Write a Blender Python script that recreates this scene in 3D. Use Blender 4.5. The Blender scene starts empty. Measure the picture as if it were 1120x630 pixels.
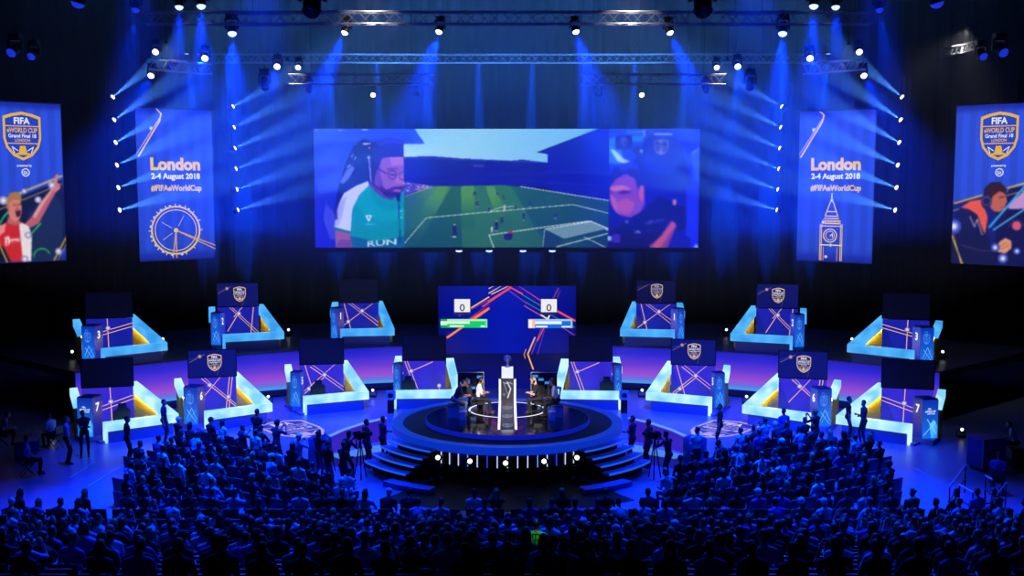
import bpy, bmesh, math, random
import numpy as np
from mathutils import Vector, Matrix, Quaternion

random.seed(7)
SC = bpy.context.scene
COL = SC.collection
R = math.radians
PI = math.pi

# ------------------------------------------------------------------ camera
F, CX, CY, PITCH = 1200.0, 555.0, 315.0, R(5.4)
CAM = Vector((0.0, -40.0, 9.92))
FWD = Vector((0, math.cos(PITCH), -math.sin(PITCH)))
UPV = Vector((0, math.sin(PITCH), math.cos(PITCH)))
cd = bpy.data.cameras.new('camera')
cd.sensor_width = 36.0
cd.lens = 36.0 * F / 1120.0
cd.shift_x = 5.0 / 1120.0
cd.clip_end = 300
cam = bpy.data.objects.new('camera', cd)
COL.objects.link(cam)
cam.location = CAM
cam.rotation_euler = (PI / 2 - PITCH, 0, 0)
SC.camera = cam


def ray(px, py):
    return Vector(((px - CX) / F, 0, 0)) + UPV * ((CY - py) / F) + FWD


def at_y(px, py, Y):
    d = ray(px, py)
    return CAM + d * ((Y - CAM.y) / d.y)


def at_z(px, py, Z):
    d = ray(px, py)
    return CAM + d * ((Z - CAM.z) / d.z)


# --------------------------------------------------------------- materials
def lin(c):
    return tuple((x / 12.92 if x <= 0.04045 else ((x + 0.055) / 1.055) ** 2.4) for x in (v / 255.0 for v in c[:3]))


MATS = {}


def mat(name, rgb, rough=0.6, metal=0.0, noise=0.0, scale=8.0, spec=0.5, coat=0.0):
    if name in MATS:
        return MATS[name]
    m = bpy.data.materials.new(name)
    m.use_nodes = True
    nt = m.node_tree
    b = nt.nodes['Principled BSDF']
    c = lin(rgb)
    b.inputs['Base Color'].default_value = (*c, 1)
    b.inputs['Roughness'].default_value = rough
    b.inputs['Metallic'].default_value = metal
    b.inputs['Specular IOR Level'].default_value = spec
    b.inputs['Coat Weight'].default_value = coat
    if noise > 0:
        tc = nt.nodes.new('ShaderNodeTexCoord')
        n = nt.nodes.new('ShaderNodeTexNoise')
        n.inputs['Scale'].default_value = scale
        n.inputs['Detail'].default_value = 3
        r = nt.nodes.new('ShaderNodeMix')
        r.data_type = 'RGBA'
        r.inputs[6].default_value = (*[v * (1 - noise) for v in c], 1)
        r.inputs[7].default_value = (*[min(1, v * (1 + noise)) for v in c], 1)
        nt.links.new(tc.outputs['Object'], n.inputs['Vector'])
        nt.links.new(n.outputs['Fac'], r.inputs[0])
        nt.links.new(r.outputs[2], b.inputs['Base Color'])
    MATS[name] = m
    return m


def emis(name, rgb, strength=1.0, sample='NONE', linear=False):
    if name in MATS:
        return MATS[name]
    m = bpy.data.materials.new(name)
    m.use_nodes = True
    nt = m.node_tree
    b = nt.nodes['Principled BSDF']
    c = rgb if linear else lin(rgb)
    b.inputs['Base Color'].default_value = (0.02, 0.02, 0.02, 1)
    b.inputs['Emission Color'].default_value = (*c, 1)
    b.inputs['Emission Strength'].default_value = strength
    b.inputs['Roughness'].default_value = 0.35
    m.cycles.emission_sampling = sample
    MATS[name] = m
    return m


def screen_mat(name='screen_content', strength=1.0, rough=0.4):
    if name in MATS:
        return MATS[name]
    m = bpy.data.materials.new(name)
    m.use_nodes = True
    nt = m.node_tree
    b = nt.nodes['Principled BSDF']
    a = nt.nodes.new('ShaderNodeAttribute')
    a.attribute_name = 'Col'
    b.inputs['Base Color'].default_value = (0.01, 0.01, 0.012, 1)
    b.inputs['Roughness'].default_value = rough
    b.inputs['Emission Strength'].default_value = strength
    nt.links.new(a.outputs['Color'], b.inputs['Emission Color'])
    m.cycles.emission_sampling = 'NONE'
    MATS[name] = m
    return m


BLACK = mat('black_steel', (14, 15, 18), 0.45, 0.3)
MATTE = mat('matte_black', (10, 10, 13), 0.85, noise=0.3)
ALU = mat('truss_aluminium', (150, 152, 158), 0.4, 0.45)


# ------------------------------------------------------------ mesh builder
class MB:
    def __init__(s):
        s.v, s.f, s.m = [], [], []

    def add(s, vs, fs, mi=0, M=None):
        o = len(s.v)
        for p in vs:
            p = Vector(p)
            s.v.append(M @ p if M is not None else p)
        for f in fs:
            s.f.append([o + i for i in f])
            s.m.append(mi)
        return s

    def box(s, c, size, mi=0, rz=0.0, M=None):
        x, y, z = (v / 2 for v in size)
        q = [(-x, -y, -z), (x, -y, -z), (x, y, -z), (-x, y, -z), (-x, -y, z), (x, -y, z), (x, y, z), (-x, y, z)]
        T = Matrix.Translation(Vector(c)) @ Matrix.Rotation(rz, 4, 'Z')
        if M is not None:
            T = M @ T
        return s.add(q, [(0, 3, 2, 1), (4, 5, 6, 7), (0, 1, 5, 4), (1, 2, 6, 5), (2, 3, 7, 6), (3, 0, 4, 7)], mi, T)

    def hexa(s, q0, q1, mi=0):
        """solid between two 4-point sections"""
        return s.add(list(q0) + list(q1), [(3, 2, 1, 0), (4, 5, 6, 7), (0, 1, 5, 4), (1, 2, 6, 5), (2, 3, 7, 6), (3, 0, 4, 7)], mi)

    def cone(s, p0, p1, r0, r1=None, n=10, mi=0):
        r1 = r0 if r1 is None else r1
        p0, p1 = Vector(p0), Vector(p1)
        q = (p1 - p0).to_track_quat('Z', 'Y')
        vs = []
        for p, r in ((p0, r0), (p1, r1)):
            for i in range(n):
                a = 2 * PI * i / n
                vs.append(p + q @ Vector((r * math.cos(a), r * math.sin(a), 0)))
        fs = [(i, (i + 1) % n, n + (i + 1) % n, n + i) for i in range(n)]
        fs.append(tuple(reversed(range(n))))
        fs.append(tuple(range(n, 2 * n)))
        return s.add(vs, fs, mi)

    def rod(s, pts, r, n=8, mi=0):
        for a, b in zip(pts[:-1], pts[1:]):
            s.cone(a, b, r, r, n, mi)
        return s

    def roundcone(s, p0, r0, p1, r1, n=10, mi=0):
        p0, p1 = Vector(p0), Vector(p1)
        d = p1 - p0
        L = d.length
        q = d.to_track_quat('Z', 'Y') if L > 1e-6 else Quaternion()
        prof = []
        for t in (-80, -50, -22, 0):
            prof.append((r0 * math.cos(R(t)), r0 * math.sin(R(t))))
        for t in (0, 22, 50, 80):
            prof.append((r1 * math.cos(R(t)), L + r1 * math.sin(R(t))))
        vs = []
        for rr, z in prof:
            for i in range(n):
                a = 2 * PI * i / n
                vs.append(p0 + q @ Vector((rr * math.cos(a), rr * math.sin(a), z)))
        k = len(prof)
        fs = [(j * n + i, j * n + (i + 1) % n, (j + 1) * n + (i + 1) % n, (j + 1) * n + i) for j in range(k - 1) for i in range(n)]
        fs.append(tuple(reversed(range(n))))
        fs.append(tuple((k - 1) * n + i for i in range(n)))
        return s.add(vs, fs, mi)

    def ball(s, c, rad, n=14, k=9, mi=0, M=None):
        rx, ry, rz = rad if isinstance(rad, (tuple, list)) else (rad,) * 3
        vs = []
        for j in range(1, k):
            t = PI * j / k
            for i in range(n):
                a = 2 * PI * i / n
                vs.append((rx * math.sin(t) * math.cos(a), ry * math.sin(t) * math.sin(a), rz * math.cos(t)))
        vs += [(0, 0, rz), (0, 0, -rz)]
        top, bot = (k - 1) * n, (k - 1) * n + 1
        fs = [(j * n + i, (j + 1) * n + i, (j + 1) * n + (i + 1) % n, j * n + (i + 1) % n) for j in range(k - 2) for i in range(n)]
        fs += [(top, i, (i + 1) % n) for i in range(n)]
        fs += [(bot, (k - 2) * n + (i + 1) % n, (k - 2) * n + i) for i in range(n)]
        T = Matrix.Translation(Vector(c))
        if M is not None:
            T = M @ T
        return s.add(vs, fs, mi, T)

    def lathe(s, prof, n=48, mi=0, c=(0, 0), a0=0.0, a1=2 * PI, close=False):
        """prof: (r,z) list; full turn or an arc (an arc is capped when the profile is a closed loop)"""
        full = abs(a1 - a0 - 2 * PI) < 1e-6
        m = n if full else n + 1
        vs = []
        for i in range(m):
            a = a0 + (a1 - a0) * i / n
            for r, z in prof:
                vs.append((c[0] + r * math.cos(a), c[1] + r * math.sin(a), z))
        k = len(prof)
        fs = []
        kk = k if close else k - 1
        for i in range(n):
            i2 = (i + 1) % m
            for j in range(kk):
                j2 = (j + 1) % k
                fs.append((i * k + j, i2 * k + j, i2 * k + j2, i * k + j2))
        if close and not full:
            fs.append(tuple(reversed(range(k))))
            fs.append(tuple(n * k + j for j in range(k)))
        return s.add(vs, fs, mi)

    def prism(s, poly, z0, z1, mi=0, M=None):
        n = len(poly)
        vs = [(x, y, z0) for x, y in poly] + [(x, y, z1) for x, y in poly]
        fs = [tuple(reversed(range(n))), tuple(range(n, 2 * n))] + [(i, (i + 1) % n, n + (i + 1) % n, n + i) for i in range(n)]
        return s.add(vs, fs, mi, M)

    def build(s, name, mats, parent=None, smooth=False, recalc=True, loc=None, rz=None):
        me = s.mesh(name, mats, smooth, recalc)
        return link(name, me, parent, loc, rz)

    def mesh(s, name, mats, smooth=False, recalc=True):
        me = bpy.data.meshes.new(name)
        me.from_pydata([tuple(p) for p in s.v], [], s.f)
        if not isinstance(mats, (list, tuple)):
            mats = [mats]
        for m in mats:
            me.materials.append(m)
        me.polygons.foreach_set('material_index', s.m)
        if smooth:
            me.polygons.foreach_set('use_smooth', [True] * len(me.polygons))
        if recalc:
            bm = bmesh.new()
            bm.from_mesh(me)
            bmesh.ops.recalc_face_normals(bm, faces=bm.faces)
            bm.to_mesh(me)
            bm.free()
        me.update()
        return me


def link(name, data, parent=None, loc=None, rz=None):
    o = bpy.data.objects.new(name, data)
    COL.objects.link(o)
    if parent is not None:
        o.parent = parent
    if loc is not None:
        o.location = loc
    if rz is not None:
        o.rotation_euler = (0, 0, rz)
    return o


def tag(o, label=None, cat=None, group=None, kind=None):
    if label:
        o['label'] = label
    if cat:
        o['category'] = cat
    if group:
        o['group'] = group
    if kind:
        o['kind'] = kind
    return o


def thing(name, label, cat, loc=(0, 0, 0), rz=0.0, group=None):
    o = link(name, None, None, loc, rz)
    o.empty_display_size = 0.2
    return tag(o, label, cat, group)


def copy_tree(o, parent=None):
    c = o.copy()
    COL.objects.link(c)
    if parent is not None:
        c.parent = parent
    for ch in list(o.children):
        copy_tree(ch, c)
    return c


ORD = 'first second third fourth fifth sixth seventh eighth ninth tenth eleventh twelfth thirteenth fourteenth fifteenth sixteenth seventeenth eighteenth nineteenth twentieth twenty-first twenty-second twenty-third twenty-fourth twenty-fifth twenty-sixth'.split()


# ------------------------------------------------- flat artwork on panels
_TXT = {}


def text_geo(s, bold):
    key = (s, bold)
    if key not in _TXT:
        c = bpy.data.curves.new('lettering', 'FONT')
        c.body = s
        c.size = 1.0
        c.resolution_u = 3
        c.offset = bold
        o = bpy.data.objects.new('lettering', c)
        me = bpy.data.meshes.new_from_object(o)
        vs = [(v.co.x, v.co.y) for v in me.vertices]
        fs = [tuple(p.vertices) for p in me.polygons]
        bpy.data.objects.remove(o)
        bpy.data.curves.remove(c)
        bpy.data.meshes.remove(me)
        _TXT[key] = (vs, fs)
    return _TXT[key]


class Art:
    """flat picture in units (u right, v down) of a rectangle, laid on a local x/z plane that faces -y"""

    def __init__(s, u0, v0, u1, v1, W, H, x0=None, z0=None, eps=0.0015):
        s.u0, s.v0, s.sx, s.sz = u0, v0, W / (u1 - u0), H / (v1 - v0)
        s.x0 = -W / 2 if x0 is None else x0
        s.z0 = H if z0 is None else z0
        s.eps = eps
        s.v, s.f, s.c = [], [], []
        s.q = []
        s.box = (u0, v0, u1, v1)

    def P(s, u, v, L):
        return (s.x0 + (u - s.u0) * s.sx, -s.eps * (L + 1), s.z0 - (v - s.v0) * s.sz)

    def poly(s, pts, col, L=1):
        o = len(s.v)
        many = isinstance(col, list)
        s.q.append((list(pts), col, L))
        s.v += [s.P(u, v, L) for u, v in pts]
        s.f.append([o + i for i in range(len(pts))])
        s.c.append([lin(c) for c in col] if many else [lin(col)] * len(pts))

    def rect(s, u0, v0, u1, v1, col, L=1, col2=None):
        c = col if col2 is None else [col, col, col2, col2]
        s.poly([(u0, v0), (u1, v0), (u1, v1), (u0, v1)], c, L)

    def line(s, pts, w, col, L=2, closed=False):
        if closed:
            pts = list(pts) + [pts[0]]
        for (a, b), (c, d) in zip(pts[:-1], pts[1:]):
            dx, dy = c - a, d - b
            l = math.hypot(dx, dy) or 1
            nx, ny = -dy / l * w / 2, dx / l * w / 2
            ex, ey = dx / l * w * 0.3, dy / l * w * 0.3
            s.poly([(a + nx - ex, b + ny - ey), (c + nx + ex, d + ny + ey), (c - nx + ex, d - ny + ey), (a - nx - ex, b - ny - ey)], col, L)

    def disc(s, u, v, r, col, L=2, n=16, ry=None):
        ry = r if ry is None else ry
        s.poly([(u + r * math.cos(2 * PI * i / n), v + ry * math.sin(2 * PI * i / n)) for i in range(n)], col, L)

    def ring(s, u, v, r, w, col, L=2, n=36, a0=0, a1=360):
        pts = [(u + r * math.cos(R(a0 + (a1 - a0) * i / n)), v + r * math.sin(R(a0 + (a1 - a0) * i / n))) for i in range(n + 1)]
        s.line(pts, w, col, L)

    def text(s, t, u, v, h, col, L=3, bold=0.0, width=None, align='c', slope=0.0):
        """v = baseline, h = cap height in units"""
        vs, fs = text_geo(t, bold)
        if not vs:
            return
        xs = [p[0] for p in vs]
        x0, x1 = min(xs), max(xs)
        k = h / 0.70
        kx = k if width is None else width / (x1 - x0)
        off = {'c': (x0 + x1) / 2, 'l': x0, 'r': x1}[align]
        o = len(s.v)
        uv = [(u + (x - off) * kx, v - y * k - slope * (x - off) * kx) for x, y in vs]
        s.v += [s.P(a, b, L) for a, b in uv]
        for f in fs:
            s.q.append(([uv[i] for i in f], col, L))
            s.f.append([o + i for i in f])
            s.c.append([lin(col)] * len(f))

    def glow(s, u, v, r, c0, c1, L=3, n=14):
        """a lens-star drawn in the printed artwork: bright middle, edge of the ground colour"""
        for i in range(n):
            a, b = 2 * PI * i / n, 2 * PI * (i + 1) / n
            s.poly([(u, v), (u + r * math.cos(a), v + r * math.sin(a)), (u + r * math.cos(b), v + r * math.sin(b))], [c0, c1, c1], L)

    def shield(s, cx, cy, w, h, gold=(235, 180, 60), white=(235, 240, 255), ground=(14, 24, 110), L=3, small=False):
        def outline(k):
            a, b = w / 2 * k, h / 2 * k
            return [(cx - a, cy - b * 0.80), (cx - a * 0.55, cy - b * 0.92), (cx, cy - b), (cx + a * 0.55, cy - b * 0.92), (cx + a, cy - b * 0.80),
                    (cx + a, cy + b * 0.10), (cx + a * 0.86, cy + b * 0.48), (cx + a * 0.5, cy + b * 0.82), (cx, cy + b),
                    (cx - a * 0.5, cy + b * 0.82), (cx - a * 0.86, cy + b * 0.48), (cx - a, cy + b * 0.10)]
        s.poly(outline(1.0), gold, L)
        s.poly(outline(0.88), ground, L + 1)
        t = L + 2
        s.text('FIFA', cx, cy - h * 0.25, h * 0.13, white, t, 0.03, w * 0.42)
        s.line([(cx - w * 0.44, cy - h * 0.205), (cx + w * 0.44, cy - h * 0.205)], h * 0.02, gold, t)
        s.text('eWORLD CUP', cx, cy - h * 0.075, h * 0.095, gold if not small else white, t, 0.025, w * 0.80)
        s.text('Grand Final 18', cx, cy + h * 0.03, h * 0.075, white, t, 0.02, w * 0.74)
        s.text('LONDON', cx, cy + h * 0.115, h * 0.06, gold, t, 0.015, w * 0.4)
        s.line([(cx - w * 0.42, cy + h * 0.15), (cx + w * 0.42, cy + h * 0.15)], h * 0.02, gold, t)
        # cup with two handles
        s.poly([(cx - w * 0.07, cy + h * 0.20), (cx + w * 0.07, cy + h * 0.20), (cx + w * 0.11, cy + h * 0.34), (cx + w * 0.2, cy + h * 0.36), (cx + w * 0.2, cy + h * 0.385),
                (cx - w * 0.2, cy + h * 0.385), (cx - w * 0.2, cy + h * 0.36), (cx - w * 0.11, cy + h * 0.34)], gold, t)
        s.line([(cx - w * 0.22, cy + h * 0.35), (cx - w * 0.28, cy + h * 0.22), (cx - w * 0.13, cy + h * 0.30)], h * 0.016, white, t)
        s.line([(cx + w * 0.22, cy + h * 0.35), (cx + w * 0.28, cy + h * 0.22), (cx + w * 0.13, cy + h * 0.30)], h * 0.016, white, t)

    def raster(s, name, material, parent, res=1.5, sigma=.6, soft=(), noise=0.0):
        """show the picture as a fine grid of picture cells (LED pixels, print dots); soft = (u0, v0, u1, v1, sigma) areas"""
        u0, v0, u1, v1 = s.box
        nx, ny = int((u1 - u0) * res) + 1, int((v1 - v0) * res) + 1
        gu, gv = np.linspace(u0, u1, nx), np.linspace(v0, v1, ny)
        img = np.zeros((ny, nx, 3))
        for pts, col, L in sorted(s.q, key=lambda t: t[2]):
            P = np.array(pts, dtype=float)
            i0, i1 = np.searchsorted(gu, P[:, 0].min()), np.searchsorted(gu, P[:, 0].max(), 'right')
            j0, j1 = np.searchsorted(gv, P[:, 1].min()), np.searchsorted(gv, P[:, 1].max(), 'right')
            if i1 <= i0 or j1 <= j0:
                continue
            X, Y = np.meshgrid(gu[i0:i1], gv[j0:j1])
            ins = np.zeros(X.shape, dtype=bool)
            for (xi, yi), (xj, yj) in zip(P, np.roll(P, 1, axis=0)):
                if yi != yj:
                    ins ^= ((yi > Y) != (yj > Y)) & (X < (xj - xi) * (Y - yi) / (yj - yi) + xi)
            if not ins.any():
                continue
            if isinstance(col, list):
                w = 1.0 / (((X[ins][:, None] - P[:, 0]) ** 2 + (Y[ins][:, None] - P[:, 1]) ** 2) + .05)
                img[j0:j1, i0:i1][ins] = (w @ np.array([c[:3] for c in col], dtype=float)) / w.sum(1)[:, None]
            else:
                img[j0:j1, i0:i1][ins] = col[:3]

        def blur(a, sg):
            k = int(sg * 3) + 1
            g = np.exp(-.5 * (np.arange(-k, k + 1) / sg) ** 2)
            g /= g.sum()
            for ax in (0, 1):
                pad = [(0, 0)] * 3
                pad[ax] = (k, k)
                b = np.pad(a, pad, mode='edge')
                n = a.shape[ax]
                a = sum(g[t] * np.take(b, range(t, t + n), axis=ax) for t in range(2 * k + 1))
            return a
        out = blur(img, sigma * res)
        for (a, b, c, d, sg) in soft:
            i0, i1, j0, j1 = int((a - u0) * res), int((c - u0) * res), int((b - v0) * res), int((d - v0) * res)
            i0, j0 = max(i0, 0), max(j0, 0)
            out[j0:j1, i0:i1] = blur(img[j0:j1, i0:i1], sg * res)
        if noise > 0:
            rs = np.random.RandomState(4)
            out = out * (1 + noise * rs.randn(ny, nx, 1))
        out = np.clip(out / 255.0, 0, 1)
        out = np.where(out <= .04045, out / 12.92, ((out + .055) / 1.055) ** 2.4)
        X, Y = np.meshgrid(gu, gv)
        V = np.stack([s.x0 + (X - u0) * s.sx, np.full(X.shape, -s.eps), s.z0 - (Y - v0) * s.sz], -1).reshape(-1, 3)
        idx = np.arange(nx * ny).reshape(ny, nx)
        Q = np.stack([idx[:-1, :-1], idx[1:, :-1], idx[1:, 1:], idx[:-1, 1:]], -1).reshape(-1, 4)
        me = bpy.data.meshes.new(name)
        me.vertices.add(len(V))
        me.vertices.foreach_set('co', V.ravel())
        me.loops.add(Q.size)
        me.loops.foreach_set('vertex_index', Q.ravel().astype(np.int32))
        me.polygons.add(len(Q))
        me.polygons.foreach_set('loop_start', np.arange(0, Q.size, 4, dtype=np.int32))
        at = me.color_attributes.new('Col', 'FLOAT_COLOR', 'POINT')
        at.data.foreach_set('color', np.concatenate([out.reshape(-1, 3), np.ones((nx * ny, 1))], 1).ravel())
        me.materials.append(material)
        me.update(calc_edges=True)
        s.v, s.f, s.c, s.q = [], [], [], []
        return link(name, me, parent)

    def clip(s):
        """keep every vertex inside the rectangle's edges"""
        x0 = s.x0
        x1 = s.x0 + (s.box[2] - s.box[0]) * s.sx
        z1 = s.z0
        z0 = s.z0 - (s.box[3] - s.box[1]) * s.sz
        s.v = [(min(max(x, x0), x1), y, min(max(z, z0), z1)) for x, y, z in s.v]

    def build(s, name, material, parent=None, loc=None, rz=None, clip=True, lay_flat=False):
        if clip:
            s.clip()
        me = bpy.data.meshes.new(name)
        vs = s.v if not lay_flat else [(x, z, -y) for x, y, z in s.v]
        # drop collapsed faces
        me.from_pydata(vs, [], s.f)
        ca = me.color_attributes.new('Col', 'FLOAT_COLOR', 'CORNER')
        flat = []
        for f, c in zip(s.f, s.c):
            for q in c:
                flat += [*q, 1.0]
        ca.data.foreach_set('color', flat)
        me.materials.append(material)
        me.update()
        return link(name, me, parent, loc, rz)
# ------------------------------------------------------------------ people
SKIN = [mat('skin_light', (205, 160, 135), 0.55), mat('skin_tan', (160, 112, 84), 0.55), mat('skin_dark', (92, 60, 44), 0.55)]
EYE = mat('eye_dark', (25, 20, 20), 0.3)
LIP = mat('lip', (150, 80, 75), 0.5)
SHOE = mat('shoe_leather', (20, 20, 22), 0.5)
TAGS = ['skin', 'shirt', 'pants', 'shoe', 'eye', 'lip']


def ik(a, b, l1, l2, hint):
    a, b, hint = Vector(a), Vector(b), Vector(hint)
    d = b - a
    L = d.length
    if L > (l1 + l2) * 0.995:
        b = a + d.normalized() * (l1 + l2) * 0.995
        d = b - a
        L = d.length
    x = (l1 * l1 - l2 * l2 + L * L) / (2 * L)
    h = math.sqrt(max(l1 * l1 - x * x, 0))
    u = d / L
    p = hint - u * hint.dot(u)
    return a + u * x + p.normalized() * h, b


def body_parts(hip, lean=0.0, side=0.0, twist=0.0, feet=None, knee=((-.1, 1, .3), (.1, 1, .3)), hands=None, elbow=((-.6, -.7, -.3), (.6, -.7, -.3)),
               head_pitch=0.0, head_yaw=0.0, sleeves='short', foot_yaw=(0, 0), palm=None):
    """person in metres facing +y; returns (solids, stamps, head matrix). solids: ('c',p0,r0,p1,r1,tag) or ('e',matrix,radii,tag)"""
    S = []
    hip = Vector(hip)
    T = Matrix.Translation(hip) @ Matrix.Rotation(R(side), 4, 'Y') @ Matrix.Rotation(R(-lean), 4, 'X')
    T2 = T @ Matrix.Translation((0, 0, .22)) @ Matrix.Rotation(R(twist), 4, 'Z')
    S.append(('e', T @ Matrix.Translation((0, -.01, .02)), (.165, .125, .125), 'pants'))
    S.append(('e', T @ Matrix.Translation((0, .01, .18)), (.145, .105, .17), 'shirt'))
    S.append(('e', T2 @ Matrix.Translation((0, 0, .14)), (.172, .115, .19), 'shirt'))
    neck0, neck1 = T2 @ Vector((0, -.015, .28)), T2 @ Vector((0, .01, .37))
    for k in (-1, 1):
        S.append(('c', T2 @ Vector((k * .05, -.015, .27)), .075, T2 @ Vector((k * .19, -.005, .23)), .066, 'shirt'))
    S.append(('c', neck0, .066, neck1, .056, 'skin'))
    H = Matrix.Translation(T2 @ Vector((0, .03, .47))) @ Matrix.Rotation(R(head_yaw + twist), 4, 'Z') @ Matrix.Rotation(R(-head_pitch - lean * 0.4), 4, 'X')
    S.append(('e', H @ Matrix.Translation((0, -.012, .03)), (.074, .092, .092), 'skin'))
    S.append(('e', H @ Matrix.Translation((0, .022, -.045)), (.056, .066, .075), 'skin'))
    S.append(('c', H @ Vector((0, .083, .01)), .012, H @ Vector((0, .104, -.028)), .016, 'skin'))
    S.append(('c', H @ Vector((0, -.03, -.05)), .05, neck1, .05, 'skin'))
    for k in (-1, 1):
        S.append(('e', H @ Matrix.Translation((k * .076, -.005, -.01)), (.013, .022, .034), 'skin'))
    stamps = [(H @ Vector((k * .032, .078, .015)), .015, 'eye') for k in (-1, 1)] + [(H @ Vector((k * .014, .088, -.066)), .016, 'lip') for k in (-1, 1)]
    # arms
    for i, k in enumerate((-1, 1)):
        sh = T2 @ Vector((k * .195, 0, .235))
        el, wr = ik(sh, hands[i], .285, .26, elbow[i])
        cuff = sh.lerp(el, .75)
        S.append(('c', sh, .056, cuff, .05, 'shirt'))
        S.append(('c', cuff, .043, el, .039, 'skin' if sleeves == 'short' else 'shirt'))
        S.append(('c', el, .039, wr, .027, 'skin' if sleeves == 'short' else 'shirt'))
        d = (wr - el).normalized()
        inward = Vector((-k, 0, 0)) if palm is None else Vector(palm[i])
        inward = (inward - d * inward.dot(d)).normalized()
        across = d.cross(inward).normalized()
        S.append(('c', wr, .027, wr + d * .04, .034, 'skin'))
        for q in (-1.5, -.5, .5, 1.5):
            b = wr + d * .085 + across * q * .019
            S.append(('c', wr + d * .03 + across * q * .012, .018, b, .012, 'skin'))
            l = .078 - abs(q - .3) * .012
            m = b + d * l * .5 + inward * l * .22
            S.append(('c', b, .0105, m, .0095, 'skin'))
            S.append(('c', m, .0095, m + d * l * .32 + inward * l * .38, .0085, 'skin'))
        tb = wr + d * .03 - across * .03 * k * (1 if i else -1) * (-1)
        tm = tb + d * .035 + inward * .025 - across * .02 * k * (1 if i else -1) * (-1)
        S.append(('c', tb, .015, tm, .0115, 'skin'))
        S.append(('c', tm, .0115, tm + d * .03 + inward * .01, .0095, 'skin'))
    # legs
    for i, k in enumerate((-1, 1)):
        hj = T @ Vector((k * .09, 0, 0))
        kn, an = ik(hj, feet[i], .44, .43, knee[i])
        S.append(('c', hj, .086, kn, .06, 'pants'))
        S.append(('c', kn, .058, kn.lerp(an, .4), .056, 'pants'))
        S.append(('c', kn.lerp(an, .4), .056, an, .042, 'pants'))
        y = R(foot_yaw[i])
        fd = Vector((-math.sin(y), math.cos(y), 0))
        S.append(('c', an + Vector((0, 0, -.04)) - fd * .04, .042, an + fd * .13 + Vector((0, 0, -.05)), .036, 'shoe'))
        S.append(('c', an + Vector((0, 0, .01)), .043, an - Vector((0, 0, .04)), .042, 'shoe'))
    return S, stamps, H


def body_mesh(name, parts, voxel):
    S, stamps, H = parts
    mb = MB()
    for p in S:
        if p[0] == 'c':
            mb.roundcone(p[1], p[2], p[3], p[4], 10)
        else:
            mb.ball((0, 0, 0), p[2], 14, 10, M=p[1])
    o = mb.build(name, [MATTE], recalc=False)
    rm = o.modifiers.new('skin', 'REMESH')
    rm.mode = 'VOXEL'
    rm.voxel_size = voxel
    sm = o.modifiers.new('smooth', 'SMOOTH')
    sm.iterations = 2
    sm.factor = 0.5
    dg = bpy.context.evaluated_depsgraph_get()
    me = bpy.data.meshes.new_from_object(o.evaluated_get(dg))
    me.name = name
    bpy.data.objects.remove(o)
    n = len(me.polygons)
    c = np.empty(n * 3)
    me.polygons.foreach_get('center', c)
    c = c.reshape(-1, 3)
    best = np.full(n, 1e9)
    idx = np.zeros(n, dtype=np.int32)
    for p in S:
        if p[0] == 'c':
            a, b = np.array(p[1]), np.array(p[3])
            d = b - a
            t = np.clip(((c - a) @ d) / max(d @ d, 1e-9), 0, 1)
            dist = np.linalg.norm(c - a - t[:, None] * d, axis=1) - (p[2] + (p[4] - p[2]) * t)
        else:
            Mi = np.array(p[1].inverted())
            l = c @ Mi[:3, :3].T + Mi[:3, 3]
            dist = (np.linalg.norm(l / np.array(p[2]), axis=1) - 1) * min(p[2])
        k = dist < best
        best[k] = dist[k]
        idx[k] = TAGS.index(p[-1])
    for q, r, t in stamps:
        idx[np.linalg.norm(c - np.array(q), axis=1) < r] = TAGS.index(t)
    me.materials.clear()
    for m in (SKIN[0], MATTE, MATTE, SHOE, EYE, LIP):
        me.materials.append(m)
    me.polygons.foreach_set('material_index', idx)
    me.polygons.foreach_set('use_smooth', [True] * n)
    me.update()
    return me


def hair_mesh(style):
    """head-frame hair: y forward, z up, origin in the middle of the head"""
    mb = MB()
    n, k = 18, 13
    rx, ry, rz = .086, .103, .108

    def cap(fr, dz=0.0):
        vs = []
        for j in range(1, k):
            t = PI * j / k
            for i in range(n):
                a = 2 * PI * i / n
                d = Vector((math.sin(t) * math.cos(a), math.sin(t) * math.sin(a), math.cos(t)))
                hairy = d.z > .35 + .35 * d.y or (d.y < -.1 and d.z > -.62)
                s = 1.0 if hairy else .72
                vs.append((rx * s * d.x, ry * s * d.y - .014, rz * s * d.z + .028))
        vs += [(0, -.014, .028 + rz), (0, -.014, .028 - rz * .72)]
        top, bot = (k - 1) * n, (k - 1) * n + 1
        fs = [(j * n + i, (j + 1) * n + i, (j + 1) * n + (i + 1) % n, j * n + (i + 1) % n) for j in range(k - 2) for i in range(n)]
        fs += [(top, i, (i + 1) % n) for i in range(n)]
        fs += [(bot, (k - 2) * n + (i + 1) % n, (k - 2) * n + i) for i in range(n)]
        mb.add(vs, fs)
    cap(0)
    if style == 'long':
        mb.roundcone((0, -.05, .02), .085, (0, -.075, -.2), .06, 12)
        for q in (-1, 1):
            mb.roundcone((q * .062, -.015, .03), .03, (q * .075, -.02, -.17), .022, 8)
    elif style == 'bun':
        mb.ball((0, -.115, .07), (.045, .04, .045))
    elif style == 'quiff':
        mb.roundcone((-.03, .06, .115), .03, (.03, .06, .12), .032, 10)
    elif style == 'cap':
        mb.ball((0, -.01, .045), (.092, .108, .095))
        mb.add([(-.075, .07, .06), (.075, .07, .06), (.06, .165, .045), (-.06, .165, .045), (-.075, .07, .068), (.075, .07, .068), (.06, .165, .053), (-.06, .165, .053)],
               [(3, 2, 1, 0), (4, 5, 6, 7), (0, 1, 5, 4), (1, 2, 6, 5), (2, 3, 7, 6), (3, 0, 4, 7)])
    return mb.mesh('hair_' + style, [MATTE], smooth=True)


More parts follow.
